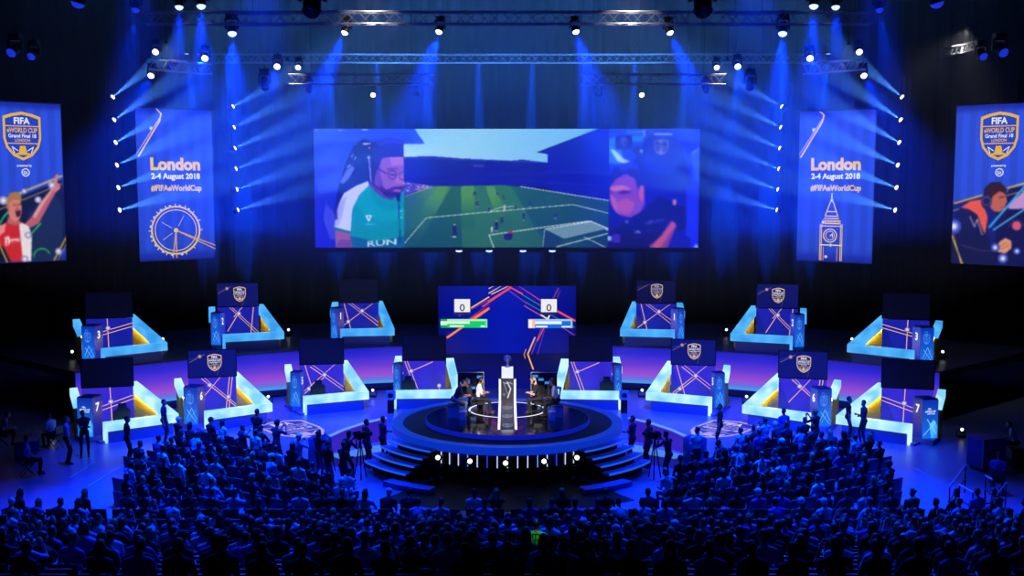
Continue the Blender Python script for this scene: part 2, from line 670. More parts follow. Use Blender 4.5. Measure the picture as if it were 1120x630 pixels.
HAIR = {s: hair_mesh(s) for s in ('short', 'long', 'bun', 'quiff', 'cap')}
SHIRTS = {
    'white': mat('shirt_white', (232, 234, 240), 0.8, noise=.08, scale=30), 'pale grey': mat('shirt_pale_grey', (175, 178, 186), 0.8, noise=.1, scale=30),
    'light blue': mat('shirt_light_blue', (150, 176, 226), 0.8, noise=.1, scale=30), 'black': mat('shirt_black', (16, 16, 20), 0.85, noise=.2, scale=30),
    'navy': mat('shirt_navy', (22, 26, 58), 0.85, noise=.2, scale=30), 'dark grey': mat('shirt_dark_grey', (48, 50, 56), 0.85, noise=.2, scale=30),
    'dark red': mat('shirt_dark_red', (110, 18, 26), 0.85, noise=.2, scale=30), 'bright green': mat('shirt_bright_green', (40, 215, 60), 0.8, noise=.1, scale=30),
    'mid blue': mat('shirt_mid_blue', (60, 84, 170), 0.8, noise=.1, scale=30)}
PANTS = [mat('trousers_black', (14, 14, 18), 0.85, noise=.2, scale=30), mat('trousers_denim', (34, 44, 84), 0.85, noise=.25, scale=40), mat('trousers_grey', (120, 122, 132), 0.85, noise=.1, scale=30)]
HAIRS = {'black': mat('hair_black', (14, 12, 12), 0.5, noise=.3, scale=40), 'brown': mat('hair_brown', (52, 34, 22), 0.5, noise=.3, scale=40),
         'fair': mat('hair_fair', (170, 130, 80), 0.5, noise=.25, scale=40), 'white': mat('cap_white', (225, 225, 230), 0.8, noise=.05), 'dark': mat('cap_dark', (20, 20, 26), 0.8)}

# ---- poses (facing +y)
SEAT_FEET = ((-.12, .40, .085), (.12, .40, .085))
POSES = {}


def pose(name, voxel, **kw):
    parts = body_parts(**kw)
    POSES[name] = (body_mesh('person_' + name, parts, voxel), parts[2])


LAP = ((-.12, .30, .64), (.12, .30, .64))
pose('sit_lap', .02, hip=(0, 0, .55), lean=2, feet=SEAT_FEET, hands=LAP)
pose('sit_lean', .02, hip=(0, 0, .55), lean=20, feet=SEAT_FEET, hands=((-.12, .42, .68), (.14, .42, .68)), elbow=((-.3, -.7, -.5), (.3, -.7, -.5)), head_pitch=-5)
pose('sit_back', .02, hip=(0, .05, .55), lean=-4, feet=((-.12, .45, .085), (.13, .42, .085)), hands=((-.05, .24, .70), (.05, .26, .74)), elbow=((-1, -.1, -.3), (1, -.1, -.3)), head_pitch=4, sleeves='long')
pose('sit_phone', .02, hip=(0, 0, .55), lean=4, feet=SEAT_FEET, hands=((-.07, .38, 1.12), (.07, .38, 1.12)), elbow=((-.5, 0, -1), (.5, 0, -1)))
pose('sit_turn', .02, hip=(0, 0, .55), lean=5, twist=14, feet=SEAT_FEET, hands=((-.14, .30, .64), (.10, .32, .66)), head_yaw=32)
pose('sit_turn_right', .02, hip=(0, 0, .55), lean=6, twist=-10, side=4, feet=SEAT_FEET, hands=LAP, head_yaw=-36, sleeves='long')
STAND_FEET = ((-.11, 0, .085), (.11, .03, .085))
pose('stand', .02, hip=(0, 0, .93), feet=STAND_FEET, hands=((-.27, .06, .80), (.27, .06, .80)))
pose('stand_phone', .02, hip=(0, 0, .93), feet=STAND_FEET, lean=2, hands=((-.08, .36, 1.45), (.08, .36, 1.45)), elbow=((-.5, 0, -1), (.5, 0, -1)))
pose('stand_fold', .02, hip=(0, 0, .93), feet=((-.13, -.02, .085), (.13, .04, .085)), side=2, hands=((.08, .22, 1.18), (-.08, .24, 1.15)), sleeves='long', head_yaw=20)
pose('camera', .012, hip=(0, 0, .91), feet=((-.16, -.08, .085), (.16, .12, .085)), lean=9, hands=((-.10, .36, 1.38), (.14, .34, 1.34)), elbow=((-.6, -.1, -.9), (.6, -.1, -.9)), sleeves='long', head_pitch=4)
# the two players (game pad in both hands) and the two people perched on cube stools
pose('player', .011, hip=(0, 0, .56), lean=9, feet=((-.13, .50, .085), (.13, .46, .085)), hands=((-.085, .33, .79), (.085, .33, .79)), elbow=((-.8, -.5, -.4), (.8, -.5, -.4)), head_pitch=10)
pose('player_low', .011, hip=(0, 0, .56), lean=17, feet=((-.13, .40, .085), (.13, .34, .085)), hands=((-.085, .42, .76), (.085, .42, .76)), elbow=((-.8, -.5, -.4), (.8, -.5, -.4)), head_pitch=28)
pose('perch_lean', .011, hip=(0, 0, .62), lean=30, feet=((-.14, .46, .085), (.14, .36, .085)), hands=((-.10, .52, .74), (.14, .50, .76)), head_pitch=8)
pose('perch_hip', .011, hip=(0, 0, .62), lean=14, side=-4, feet=((-.10, .48, .085), (.10, .42, .085)), hands=((-.16, .34, .74), (.24, -.06, .80)), elbow=((-.6, -.7, -.3), (.9, -.7, .1)), head_pitch=4)


def person(pose_name, loc, rz, shirt, hair='black', style='short', skin=0, pants=0, scale=1.0, label=None, group=None, cat='person'):
    me, H = POSES[pose_name]
    o = link('person', me, None, loc, rz)
    o.scale = (scale,) * 3
    for i, m in ((0, SKIN[skin]), (1, SHIRTS[shirt]), (2, PANTS[pants])):
        o.material_slots[i].link = 'OBJECT'
        o.material_slots[i].material = m
    if style != 'bald':
        h = link('hair' if style != 'cap' else 'cap', HAIR[style], o)
        h.matrix_local = H
        h.material_slots[0].link = 'OBJECT'
        h.material_slots[0].material = HAIRS[hair]
    return tag(o, label, cat, group)
# ------------------------------------------------------------- the setting
SIDE = {-1: 'wheel-banner side', 1: 'tower-banner side'}
SCR = screen_mat()
BACK_Y, CEIL = 21.0, 22.0
floor_m = mat('floor_vinyl', (112, 128, 168), 0.36, noise=.18, scale=.8, spec=.5)
wall_m = mat('wall_drape', (4, 4, 8), 0.95, noise=.5, scale=1.5)
ceil_m = mat('ceiling_paint', (8, 8, 10), 0.95, noise=.3, scale=.6)
tag(MB().box((0, -3, -.1), (72, 50, .2)).build('floor', floor_m), kind='structure')
# black pleated drape in front of the end wall
mb = MB()
nseg = 280
pts = []
for i in range(nseg + 1):
    x = -36 + 72 * i / nseg
    pts.append((x, BACK_Y + .12 * math.sin(i * 1.9) + .05 * math.sin(i * .7)))
for (x0, y0), (x1, y1) in zip(pts[:-1], pts[1:]):
    mb.add([(x0, y0, 0), (x1, y1, 0), (x1, y1, CEIL), (x0, y0, CEIL), (x0, BACK_Y + .5, 0), (x1, BACK_Y + .5, 0), (x1, BACK_Y + .5, CEIL), (x0, BACK_Y + .5, CEIL)],
           [(0, 1, 2, 3), (7, 6, 5, 4)])
tag(mb.build('wall_back', wall_m, recalc=False), kind='structure')
tag(MB().box((-36.1, -3, 11), (.2, 50, 22)).build('wall_left', wall_m), kind='structure')
tag(MB().box((36.1, -3, 11), (.2, 50, 22)).build('wall_right', wall_m), kind='structure')
tag(MB().box((0, -3, 22.1), (72, 50, .2)).build('ceiling', ceil_m), kind='structure')

# upper level behind the curved video band
UC, UR, UZ = (0, -10.8), 24.0, 2.15
A0, A1 = R(90 - 48.5), R(90 + 48.5)
GAP = R(8.5)
mb = MB()
mb.lathe([(UR + .02, UZ), (UR + .02, UZ - .3), (34, UZ - .3), (34, UZ)], 60, c=UC, a0=A0, a1=A1, close=True)
mb.lathe([(UR + .25, UZ - .3), (UR + .25, 0), (UR + .45, 0), (UR + .45, UZ - .3)], 60, c=UC, a0=A0, a1=A1, close=True)
tag(mb.build('floor_upper', mat('upper_floor', (60, 64, 84), 0.4, noise=.2, scale=1)), kind='structure')

# curved video band: dusk gradient shown on its LED tiles
def band(a0, a1, label):
    o = thing('video_band', label, 'LED screen', (0, 0, 0), 0, 'curved LED bands under the upper level')
    n = 40
    stops = [(0, (8, 8, 40)), (.14, (10, 14, 90)), (.15, (70, 170, 255)), (.25, (110, 120, 240)), (.36, (165, 85, 225)), (.60, (105, 60, 225)), (.82, (48, 40, 225)), (1, (26, 30, 200))]
    vs, fs, cs = [], [], []
    for i in range(n + 1):
        a = a0 + (a1 - a0) * i / n
        for t, c in stops:
            vs.append((UC[0] + UR * math.cos(a), UC[1] + UR * math.sin(a), .06 + t * (UZ - .12)))
    k = len(stops)
    for i in range(n):
        for j in range(k - 1):
            fs.append((i * k + j, i * k + j + 1, (i + 1) * k + j + 1, (i + 1) * k + j))
            c0, c1 = lin(stops[j][1]), lin(stops[j + 1][1])
            cs += [c0, c1, c1, c0]
    me = bpy.data.meshes.new('display')
    me.from_pydata(vs, [], fs)
    ca = me.color_attributes.new('Col', 'FLOAT_COLOR', 'CORNER')
    ca.data.foreach_set('color', [x for c in cs for x in (*c, 1.0)])
    me.materials.append(screen_mat('band_content', 0.85))
    link('display', me, o)
    MB().lathe([(UR + .02, .04), (UR + .02, UZ - .04), (UR + .2, UZ - .04), (UR + .2, .04)], 40, c=UC, a0=a0, a1=a1, close=True).build('cabinet', MATTE, o)


band(PI / 2 + GAP, A1, 'curved purple and blue LED band behind the front booths, wheel-banner side')
band(A0, PI / 2 - GAP, 'curved purple and blue LED band behind the front booths, tower-banner side')

# ---------------------------------------------------------------- LED wall
def led_panel(name, u0, v0, u1, v1, Y, label, depth=.25, frame=True):
    p00, p11 = at_y(u0, v1, Y), at_y(u1, v0, Y)
    W, H = p11.x - p00.x, p11.z - p00.z
    o = thing(name, label, 'screen', ((p00.x + p11.x) / 2, Y, p00.z))
    a = Art(u0, v0, u1, v1, W, H)
    MB().box((0, depth / 2, H / 2), (W + .06, depth, H + .06)).build('cabinet', MATTE, o)
    return o, a


lw, a = led_panel('LED_wall', 480, 313, 630, 424, 13.0, 'centre LED wall with two zero score boxes above the trophy plinth')
lw.name = 'score_wall'
a.rect(480, 313, 630, 424, (0, 8, 128), 0, (0, 4, 96))
a.poly([(480, 313), (555, 313), (555, 388), (480, 388)], [(0, 10, 130), (0, 22, 175), (0, 18, 170), (0, 6, 115)], 1)
a.poly([(555, 313), (630, 313), (630, 388), (555, 388)], [(0, 22, 175), (0, 10, 130), (0, 6, 115), (0, 18, 170)], 1)
a.rect(480, 386, 630, 424, (4, 6, 70), 2, (6, 14, 120))
X = lambda q: 475 + q / 5.48
Yp = lambda q: 305 + q / 5.48
for (x0, y0, x1, y1, w, c) in ((80, 350, 325, 180, 2.4, (245, 130, 50)), (225, 240, 330, 175, 2.6, (240, 70, 60)), (330, 135, 460, 50, 2.6, (235, 70, 60)), (225, 172, 330, 108, 1.3, (245, 190, 60)),
                               (330, 85, 400, 42, 1.3, (245, 190, 60)), (345, 92, 440, 45, .9, (255, 220, 140)), (330, 58, 355, 42, 1.1, (245, 190, 60)), (150, 220, 330, 125, .8, (150, 60, 130)), (180, 260, 330, 150, .8, (120, 60, 150)),
                               (290, 165, 420, 78, 1.0, (230, 90, 60)), (450, 45, 530, 90, 1.6, (240, 80, 60)), (450, 70, 560, 150, 1.0, (120, 60, 150)), (510, 42, 640, 130, 1.0, (230, 60, 80)), (530, 95, 640, 160, .9, (60, 130, 130)),
                               (540, 135, 640, 190, 1.2, (40, 110, 110)), (540, 160, 660, 230, .9, (200, 80, 120)), (735, 190, 845, 250, 2.2, (245, 70, 60)), (690, 210, 845, 290, .8, (80, 110, 150)), (640, 215, 690, 245, 1.6, (250, 220, 170)),
                               (690, 220, 680, 245, 1.6, (250, 240, 200)), (770, 290, 840, 335, .9, (160, 60, 160)), (745, 55, 715, 115, 1.1, (150, 60, 110)), (755, 70, 738, 110, .7, (120, 50, 120)),
                               (660, 290, 620, 370, 1.2, (230, 80, 60)), (645, 290, 585, 450, .9, (130, 60, 150)), (605, 350, 562, 450, 1.5, (240, 180, 70)), (665, 300, 620, 450, .7, (100, 60, 160)),
                               (562, 450, 595, 540, 1.5, (240, 180, 70)), (552, 420, 540, 455, 1.0, (200, 120, 60)), (540, 455, 548, 475, 1.0, (200, 120, 60))):
    a.line([(X(x0), Yp(y0)), (X(x1), Yp(y1))], w, c, 3)
for (x0, x1) in ((120, 220), (638, 738)):
    a.rect(X(x0), Yp(118), X(x1), Yp(213), (40, 44, 96), 4)
    a.rect(X(x0 + 3), Yp(121), X(x1 - 3), Yp(198), (238, 238, 240), 5)
    a.text('0', X((x0 + x1) / 2), Yp(192), 7.6, (22, 24, 40), 6, .01, 5.4)
a.rect(X(40), Yp(240), X(320), Yp(292), (20, 205, 95), 4)
a.rect(X(40), Yp(240), X(320), Yp(252), (175, 240, 190), 5)
a.rect(X(42), Yp(253), X(215), Yp(268), (220, 250, 225), 5)
a.rect(X(95), Yp(277), X(180), Yp(286), (225, 250, 230), 5)
a.rect(X(40), Yp(240), X(80), Yp(292), (20, 170, 70), 6)
a.rect(X(40), Yp(252), X(80), Yp(276), (220, 245, 225), 7)
a.rect(X(280), Yp(278), X(305), Yp(288), (225, 250, 230), 6)
a.rect(X(308), Yp(240), X(320), Yp(292), (120, 225, 160), 6)
a.rect(X(565), Yp(240), X(830), Yp(294), (20, 110, 215), 4)
a.rect(X(565), Yp(240), X(830), Yp(252), (150, 205, 245), 5)
a.rect(X(606), Yp(253), X(765), Yp(270), (240, 245, 250), 5)
a.rect(X(565), Yp(240), X(606), Yp(294), (240, 195, 160), 6)
a.rect(X(567), Yp(246), X(590), Yp(290), (250, 240, 235), 7)
a.rect(X(610), Yp(279), X(680), Yp(290), (225, 240, 250), 5)
a.rect(X(765), Yp(281), X(818), Yp(290), (225, 240, 250), 5)
a.rect(X(818), Yp(240), X(830), Yp(294), (130, 200, 230), 6)
a.build('display', SCR, lw)

# -------------------------------------------------------------- big screen
bs, a = led_panel('video_screen', 345, 141, 766, 271, 17.0, 'giant video screen showing two players and a football match', .35)
BL = (16, 34, 235)
# left picture: player with glasses
a.poly([(345, 141), (400, 141), (400, 271), (345, 271)], [(44, 80, 255), (26, 60, 235), (14, 22, 170), (26, 34, 225)], 0)
a.poly([(400, 141), (443, 141), (443, 271), (400, 271)], [(26, 60, 235), (40, 74, 250), (16, 26, 180), (14, 22, 170)], 0)
a.poly([(367, 150), (443, 142), (443, 146), (380, 156)], (38, 72, 248), 1)
a.poly([(347, 176), (362, 172), (376, 178), (378, 196), (370, 208), (352, 212), (346, 205)], (46, 70, 240), 1)
a.poly([(374, 271), (366, 232), (371, 205), (379, 180), (388, 160), (399, 152), (411, 156), (414, 206), (395, 240)], (12, 18, 130), 1)
a.poly([(357, 222), (366, 232), (371, 262), (362, 262), (354, 240)], (60, 70, 225), 1)
a.poly([(373, 199), (380, 186), (387, 181), (389, 184), (383, 195), (376, 201)], (96, 112, 236), 2)
a.line([(381, 183), (385, 180)], 1.6, (150, 190, 255), 3)
a.line([(399, 157.4), (407, 157.2)], 1.8, (200, 215, 255), 3)
a.rect(347, 141.6, 350, 142.6, (190, 215, 255), 3)
a.rect(372, 142, 376, 143, (150, 190, 255), 3)
a.rect(398, 141.6, 404, 142.8, (170, 205, 255), 3)
a.line([(386, 172), (388, 168)], 1.2, (140, 170, 255), 3)
a.line([(389, 174), (391, 171)], 1.2, (140, 170, 255), 3)
# shirt
a.poly([(404, 201), (411, 207), (424, 216), (437, 212), (443, 206), (443, 271), (384, 271), (383, 254), (384, 232), (393, 213)], (0, 150, 165), 4)
a.poly([(404, 201), (411, 222), (424, 230), (443, 228), (443, 240), (420, 243), (396, 232), (390, 222)], (0, 165, 172), 5)
a.poly([(384, 258), (412, 264), (443, 258), (443, 271), (384, 271)], (6, 96, 160), 5)
a.poly([(372, 221), (377, 211), (390, 203), (404, 197.5), (405, 202), (394, 213), (386, 229), (384, 253), (366, 248), (368, 234)], (205, 214, 255), 6)
a.poly([(372, 221), (380, 214), (376, 232), (371, 246), (366, 248), (368, 234)], (165, 178, 245), 7)
a.poly([(366, 248), (384, 253), (384, 255.5), (366, 250.5)], (10, 120, 150), 7)
a.poly([(367, 251), (384, 255.5), (384, 262), (386, 268), (386, 271), (367, 271)], (150, 92, 160), 6)
a.poly([(372, 262), (384, 262), (386, 268), (386, 271), (367, 271)], (116, 70, 160), 7)
a.rect(367.5, 228, 369.5, 240, (60, 50, 150), 8)
a.poly([(400, 235), (408, 235), (404, 243)], (235, 245, 255), 8)
a.poly([(402.6, 236.6), (405.4, 236.6), (404, 239.6)], (0, 150, 165), 9)
a.line([(400, 245), (411, 245)], .8, (90, 190, 215), 8)
a.ring(441, 234, 4, 1.0, (180, 230, 240), 8, 14, 90, 270)
a.text('RUN', 418, 268.5, 6.2, (200, 230, 245), 8, .02, 32, slope=.09)
# head
a.poly([(404, 201), (406, 190), (422, 200), (437, 212), (430, 218), (420, 216), (411, 209)], (98, 56, 165), 7)
a.poly([(412, 172), (443, 170), (443, 206), (437, 213), (428, 217), (420, 213), (413, 203), (410, 188)], (146, 92, 190), 8)
a.poly([(412, 172), (418, 172), (417, 190), (421, 205), (430, 216), (424, 216), (416, 208), (410, 190)], (104, 62, 180), 9)
a.poly([(428, 172), (443, 171), (443, 180), (430, 181)], (176, 118, 205), 9)
a.poly([(436, 190), (443, 193), (443, 201), (433, 200)], (172, 112, 196), 9)
a.poly([(416, 202), (424, 207), (432, 204), (443, 203), (443, 206), (438, 213), (428, 218), (420, 213)], (62, 38, 140), 10)
a.poly([(430, 207.4), (440, 206.8), (439, 209.4), (432, 209.4)], (176, 92, 160), 11)
a.poly([(402, 176), (404, 162), (412, 154), (426, 150.5), (443, 152), (443, 171.5), (430, 171), (419, 173), (415, 183), (410, 196), (408, 186)], (26, 22, 150), 11)
a.poly([(412, 154), (426, 150.5), (443, 152), (443, 158), (428, 156), (416, 160)], (44, 46, 190), 12)
a.line([(413, 183), (424, 189.5)], 1.2, (24, 20, 110), 12)
a.ring(430.2, 190.8, 4.6, .9, (40, 30, 125), 12, 18)
a.ring(442, 192, 4.4, .8, (40, 30, 125), 12, 12, 90, 270)
a.line([(425, 184.8), (435, 184.4)], 1.3, (66, 44, 150), 12)
a.line([(427.5, 190.5), (434, 191.2)], 1.3, (40, 28, 120), 12)
a.poly([(403, 158), (409, 157), (411, 176), (411, 198), (405, 200), (401, 186)], (16, 16, 110), 12)
a.line([(405, 172), (407, 198)], 2.0, (120, 120, 225), 13)
a.disc(405.5, 161.5, 1.2, (220, 90, 110), 13, 8)
a.disc(405, 172, 2.0, (150, 160, 240), 13, 8)
a.line([(407, 199), (424, 213), (435, 212)], 1.2, (18, 16, 90), 12)
a.poly([(434, 211), (439, 211), (438.6, 220), (435.4, 220)], (14, 12, 80), 12)
a.line([(437, 218), (438, 264)], 1.0, (14, 30, 100), 12)
# match picture
a.poly([(443, 141), (667, 141), (667, 180), (443, 180)], [(128, 205, 255), (96, 178, 255), (150, 222, 255), (190, 240, 255)], 0)
a.poly([(443, 141), (455, 141), (465.5, 156.5), (463, 158), (443, 157.5)], (30, 66, 205), 1)
a.line([(444, 157.5), (464, 157.3)], 1.4, (140, 170, 215), 2)
for i in range(6):
    a.line([(445 + i * 2.2, 142), (456 + i * 1.4, 156)], .35, (80, 120, 225), 2)
a.poly([(443, 171.5), (473, 170.5), (505, 173), (560, 175.5), (573, 174.3), (601, 178), (667, 178), (667, 220), (600, 206), (545, 203), (443, 206)], [(20, 34, 160)] * 5 + [(6, 16, 170)] * 6, 1)
for i in range(52):
    u = 444 + i * 3
    if u < 598:
        a.rect(u, 171.6 + .03 * (u - 444), u + 1.1, 173.2 + .03 * (u - 444), (70, 110, 220), 2)
a.rect(443, 190, 600, 191, (30, 50, 190), 2)
a.rect(443, 197.5, 600, 198.3, (34, 54, 200), 2)
a.rect(518, 180, 530, 182.5, (60, 60, 190), 2)
a.poly([(589, 166.5), (655, 141), (667, 141), (667, 222), (600, 207), (600, 178), (600, 168.5)], (6, 20, 180), 3)
a.line([(589, 166.5), (656, 141)], 1.0, (3, 8, 110), 4)
a.poly([(589, 166.5), (600, 168.4), (600, 169.4), (589, 167.6)], (160, 200, 240), 4)
a.line([(600, 187), (667, 189)], 1.0, (24, 50, 205), 4)
a.line([(600, 199), (667, 203)], 1.0, (24, 50, 205), 4)
for i in range(40):
    u = 603 + (i * 7.3) % 63
    a.rect(u, 200 + (i * 3.1) % 7 + (u - 603) * .13, u + 1.2, 201 + (i * 3.1) % 7 + (u - 603) * .13, (50, 60, 210), 4)
a.poly([(443, 198), (474, 202.5), (462, 207), (443, 214)], (70, 70, 190), 2)
rr = random.Random(3)
for i in range(120):
    t = rr.random()
    u = 443 + 29 * t
    v = 199 + 4 * t + rr.random() * (11 * (1 - t) + 1)
    a.rect(u, v, u + 1, v + .9, rr.choice([(225, 215, 250), (160, 150, 235), (40, 34, 120), (210, 120, 160)]), 3)
# pitch
a.poly([(443, 216), (475, 203.5), (552, 202), (667, 219), (667, 271), (443, 271)], [(34, 104, 96), (70, 140, 84), (44, 120, 90), (24, 80, 110), (16, 62, 110), (20, 82, 104)], 4)
for (x0, x1, x2, x3) in ((480, 492, 470, 445), (506, 520, 520, 500), (532, 541, 566, 548)):
    a.poly([(x0, 203.4), (x1, 203.2), (x2, 250), (x3, 250)], [(84, 156, 76), (84, 156, 76), (32, 104, 92), (32, 104, 92)], 5)
a.poly([(495, 203.5), (505, 203), (506, 271), (456, 271)], [(34, 104, 88), (34, 104, 88), (18, 80, 104), (18, 80, 104)], 5)
a.poly([(560, 203), (600, 208), (667, 219), (667, 271), (600, 271)], [(30, 100, 100), (24, 88, 106), (20, 76, 112), (14, 58, 112), (18, 74, 108)], 5)
WHT = (205, 225, 225)
for pts, w in ((((443, 266), (467, 238), (535, 231.6), (628, 223.4), (667, 233)), .8), (((535, 231.5), (548, 226.6), (566, 225)), .7), (((541, 271), (536, 257), (598, 248), (646, 241.5), (667, 252)), 1.0),
               (((608, 270.5), (667, 255)), 1.0), (((570, 203.6), (667, 219)), .9), (((640, 259), (664, 270.5)), .8), (((443, 215), (474, 203.5)), .8)):
    a.line(list(pts), w, WHT, 6)
a.poly([(597, 250.5), (648, 242), (667, 249.5), (618, 261)], (110, 150, 172), 7)
a.poly([(597, 250.5), (618, 261), (609, 271), (595, 271)], (20, 60, 110), 7)
a.line([(597, 250.5), (648, 242), (667, 250)], 1.0, (225, 235, 240), 8)
a.line([(597, 250.5), (595, 270)], .7, (180, 200, 210), 8)
for (u, v, h, c) in ((498, 252, 16, (26, 26, 110)), (523, 222, 8, (20, 24, 110)), (536, 229, 8, (30, 30, 120)), (553, 227, 8, (200, 210, 230)), (565, 226, 7, (20, 24, 120)), (581, 222, 8, (24, 26, 140)), (574, 236, 10, (16, 30, 120)),
                     (544, 247, 13, (20, 20, 110)), (550, 240, 9, (30, 20, 100)), (539, 251, 8, (210, 215, 225)), (609, 235, 8, (20, 24, 140)), (519, 211, 5, (20, 24, 110)), (521, 211, 5, (26, 24, 110)), (545, 211, 5, (20, 24, 110)), (552, 215, 6, (30, 30, 130)), (600, 226, 5, (30, 60, 140))):
    a.disc(u, v - h * .4, h * .07, (200, 160, 150), 8, 8)
    a.poly([(u - h * .13, v - h * .33), (u + h * .13, v - h * .33), (u + h * .09, v + h * .06), (u - h * .09, v + h * .06)], c, 8)
    a.line([(u - h * .04, v), (u - h * .12, v + h * .42)], h * .1, c, 8)
    a.line([(u + h * .04, v), (u + h * .08, v + h * .42)], h * .1, c, 8)
    a.rect(u - h * .16, v + h * .40, u + h * .12, v + h * .45, (215, 220, 230), 8)
a.disc(560, 254, 4, (190, 40, 60), 8, 4, 1.5)
a.poly([(552, 256), (562, 255), (561, 262), (553, 263)], (30, 20, 130), 8)
# right picture: player looking down
a.poly([(667, 141), (766, 141), (766, 271), (667, 271)], [(30, 60, 240), (14, 40, 255), (16, 30, 245), (6, 10, 130)], 6)
a.poly([(667, 152), (672, 150), (681, 154), (681, 175), (690, 177), (680, 180), (667, 178)], (40, 120, 235), 7)
a.poly([(668, 163), (672, 163), (684, 174), (690, 176), (686, 179), (676, 176)], (170, 220, 255), 8)
a.rect(692, 148, 704, 155, (30, 120, 250), 8)
a.rect(685, 143, 705, 146, (40, 130, 250), 7)
a.line([(705, 142), (705, 150)], 1.2, (150, 200, 255), 8)
a.rect(674, 149, 692, 163, (22, 28, 150), 8)
a.shield(683, 155, 6, 9, (120, 130, 230), (150, 160, 240), (24, 30, 150), 9)
a.disc(697, 164, 4, (12, 20, 120), 9, 12)
a.disc(702, 165, 2, (120, 180, 250), 10, 8)
a.poly([(694, 176), (703, 158), (712, 147), (722, 144), (736, 144), (744, 156), (752, 180), (758, 205), (757, 271), (690, 271)], (12, 22, 178), 7)
a.poly([(712, 147), (722, 144.5), (736, 144.5), (743, 156), (748, 176), (734, 190), (716, 190), (703, 180)], (18, 32, 200), 8)
a.line([(716, 146.6), (735, 146.6)], 1.4, (150, 180, 255), 9)
a.shield(723.5, 161, 15, 17, (150, 150, 230), (170, 175, 240), (20, 30, 170), 10)
a.poly([(757, 165), (765, 161), (766, 200), (759, 196)], (44, 84, 255), 8)
a.line([(757, 168), (765, 162)], 1.4, (120, 170, 255), 9)
a.poly([(752, 205), (764, 205), (764, 262), (752, 258)], (24, 44, 245), 8)
a.poly([(676, 271), (672, 256), (684, 240), (704, 230), (722, 214), (738, 222), (752, 228), (752, 250), (738, 252), (726, 271)], (8, 10, 104), 9)
a.poly([(712, 268), (722, 262), (736, 240), (742, 246), (732, 271), (712, 271)], (126, 60, 140), 10)
a.poly([(716, 266), (726, 256), (738, 242), (741, 246), (730, 262), (724, 271), (716, 271)], (190, 84, 130), 11)
a.poly([(668, 216), (668, 200), (678, 188), (690, 183), (702, 186), (704, 208), (707, 222), (702, 232), (690, 238), (680, 235), (672, 228)], (130, 66, 190), 10)
a.poly([(668, 212), (674, 216), (678, 232), (684, 236), (676, 233), (670, 224)], (186, 98, 180), 11)
a.poly([(674, 222), (686, 216), (696, 222), (690, 234), (682, 234)], (176, 84, 166), 11)
a.poly([(668, 204), (682, 202), (692, 206), (682, 210), (668, 208)], (196, 110, 176), 11)
a.poly([(676, 209.5), (684, 207.5), (691, 209), (689, 211.5), (679, 211.8)], (62, 30, 150), 12)
a.poly([(667, 208), (671, 208), (670.5, 211), (667, 211)], (64, 30, 150), 12)
a.poly([(701, 202), (705, 200), (706, 214), (703, 222), (700, 214)], (196, 90, 150), 12)
a.poly([(667, 202), (668, 190), (676, 180), (688, 177), (698, 179), (705, 190), (706, 201), (701, 203), (699, 208), (696, 195), (686, 190), (675, 195), (669, 203)], (16, 24, 176), 12)
a.poly([(676, 180), (688, 177), (698, 179), (701, 186), (690, 184), (680, 188)], (34, 48, 216), 13)
for (x0, y0, x1, y1) in ((707, 244, 716, 241), (712, 246, 714, 241), (718, 243, 722, 240), (724, 242, 728, 239)):
    a.line([(x0, y0), (x1, y1)], 1.0, (110, 120, 220), 12)
a.line([(697, 255), (699, 252), (702, 255)], 1.2, (170, 180, 250), 12)
a.line([(706, 254), (716, 251)], .7, (70, 80, 200), 12)
a.disc(687, 242, 2.2, (70, 90, 210), 12, 8)
a.disc(739, 221, 2.2, (210, 130, 130), 12, 6, 4)
a.rect(666.5, 258.5, 670.5, 263, (150, 190, 255), 12)
a.poly([(672, 256), (680, 256), (680, 266), (672, 266)], (60, 40, 190), 11)
a.poly([(760, 271), (764, 266), (766, 271)], (130, 170, 255), 11)
a.raster('display', SCR, bs, 1.6, .5, ((345, 141, 443, 271, .6), (667.5, 141, 766, 271, 1.0)), .03)
MB().box((0, .5, -.16), (20.6, .3, .2)).build('ground_support_bar', BLACK, bs)

# ---------------------------------------------------------------- banners
BAN = screen_mat('emissive_fabric', 1.0, .8)  # banner lighting put into the fabric as emission


def banner(u_left, u_right, yl, yr, v0, v1, label, draw):
    pl, pr = at_y(u_left, v1, yl), at_y(u_right, v1, yr)
    pt = at_y((u_left + u_right) / 2, v0, (yl + yr) / 2)
    W = math.hypot(pr.x - pl.x, pr.y - pl.y)
    zb = (pl.z + pr.z) / 2
    H = pt.z - zb
    rz = math.atan2(pr.y - pl.y, pr.x - pl.x)
    o = thing('hanging_banner', label, 'banner', ((pl.x + pr.x) / 2, (yl + yr) / 2, zb), rz)
    a = Art(u_left, v0, u_right, v1, W, H)
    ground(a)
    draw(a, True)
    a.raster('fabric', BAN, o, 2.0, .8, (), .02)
    draw(a, False)
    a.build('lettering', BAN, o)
    MB().box((0, .05, H / 2), (W, .09, H)).build('backing', mat('banner_back', (30, 40, 110), .9), o)
    MB().rod([(-W / 2 - .1, .05, H + .05), (W / 2 + .1, .05, H + .05)], .06).build('top_bar', BLACK, o)
    return o


GOLD = (248, 206, 66)


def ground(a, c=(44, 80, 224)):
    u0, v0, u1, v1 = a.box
    n, e = 12, (22, 40, 165)  # dim ends of the banner lighting put into the colour
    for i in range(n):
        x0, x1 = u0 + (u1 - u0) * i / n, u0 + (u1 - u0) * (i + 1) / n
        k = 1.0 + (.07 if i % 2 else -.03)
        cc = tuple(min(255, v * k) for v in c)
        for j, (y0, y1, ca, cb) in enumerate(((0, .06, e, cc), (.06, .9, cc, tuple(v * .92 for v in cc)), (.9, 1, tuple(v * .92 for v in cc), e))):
            a.rect(x0, v0 + (v1 - v0) * y0, x1, v0 + (v1 - v0) * y1, ca, 0, cb)


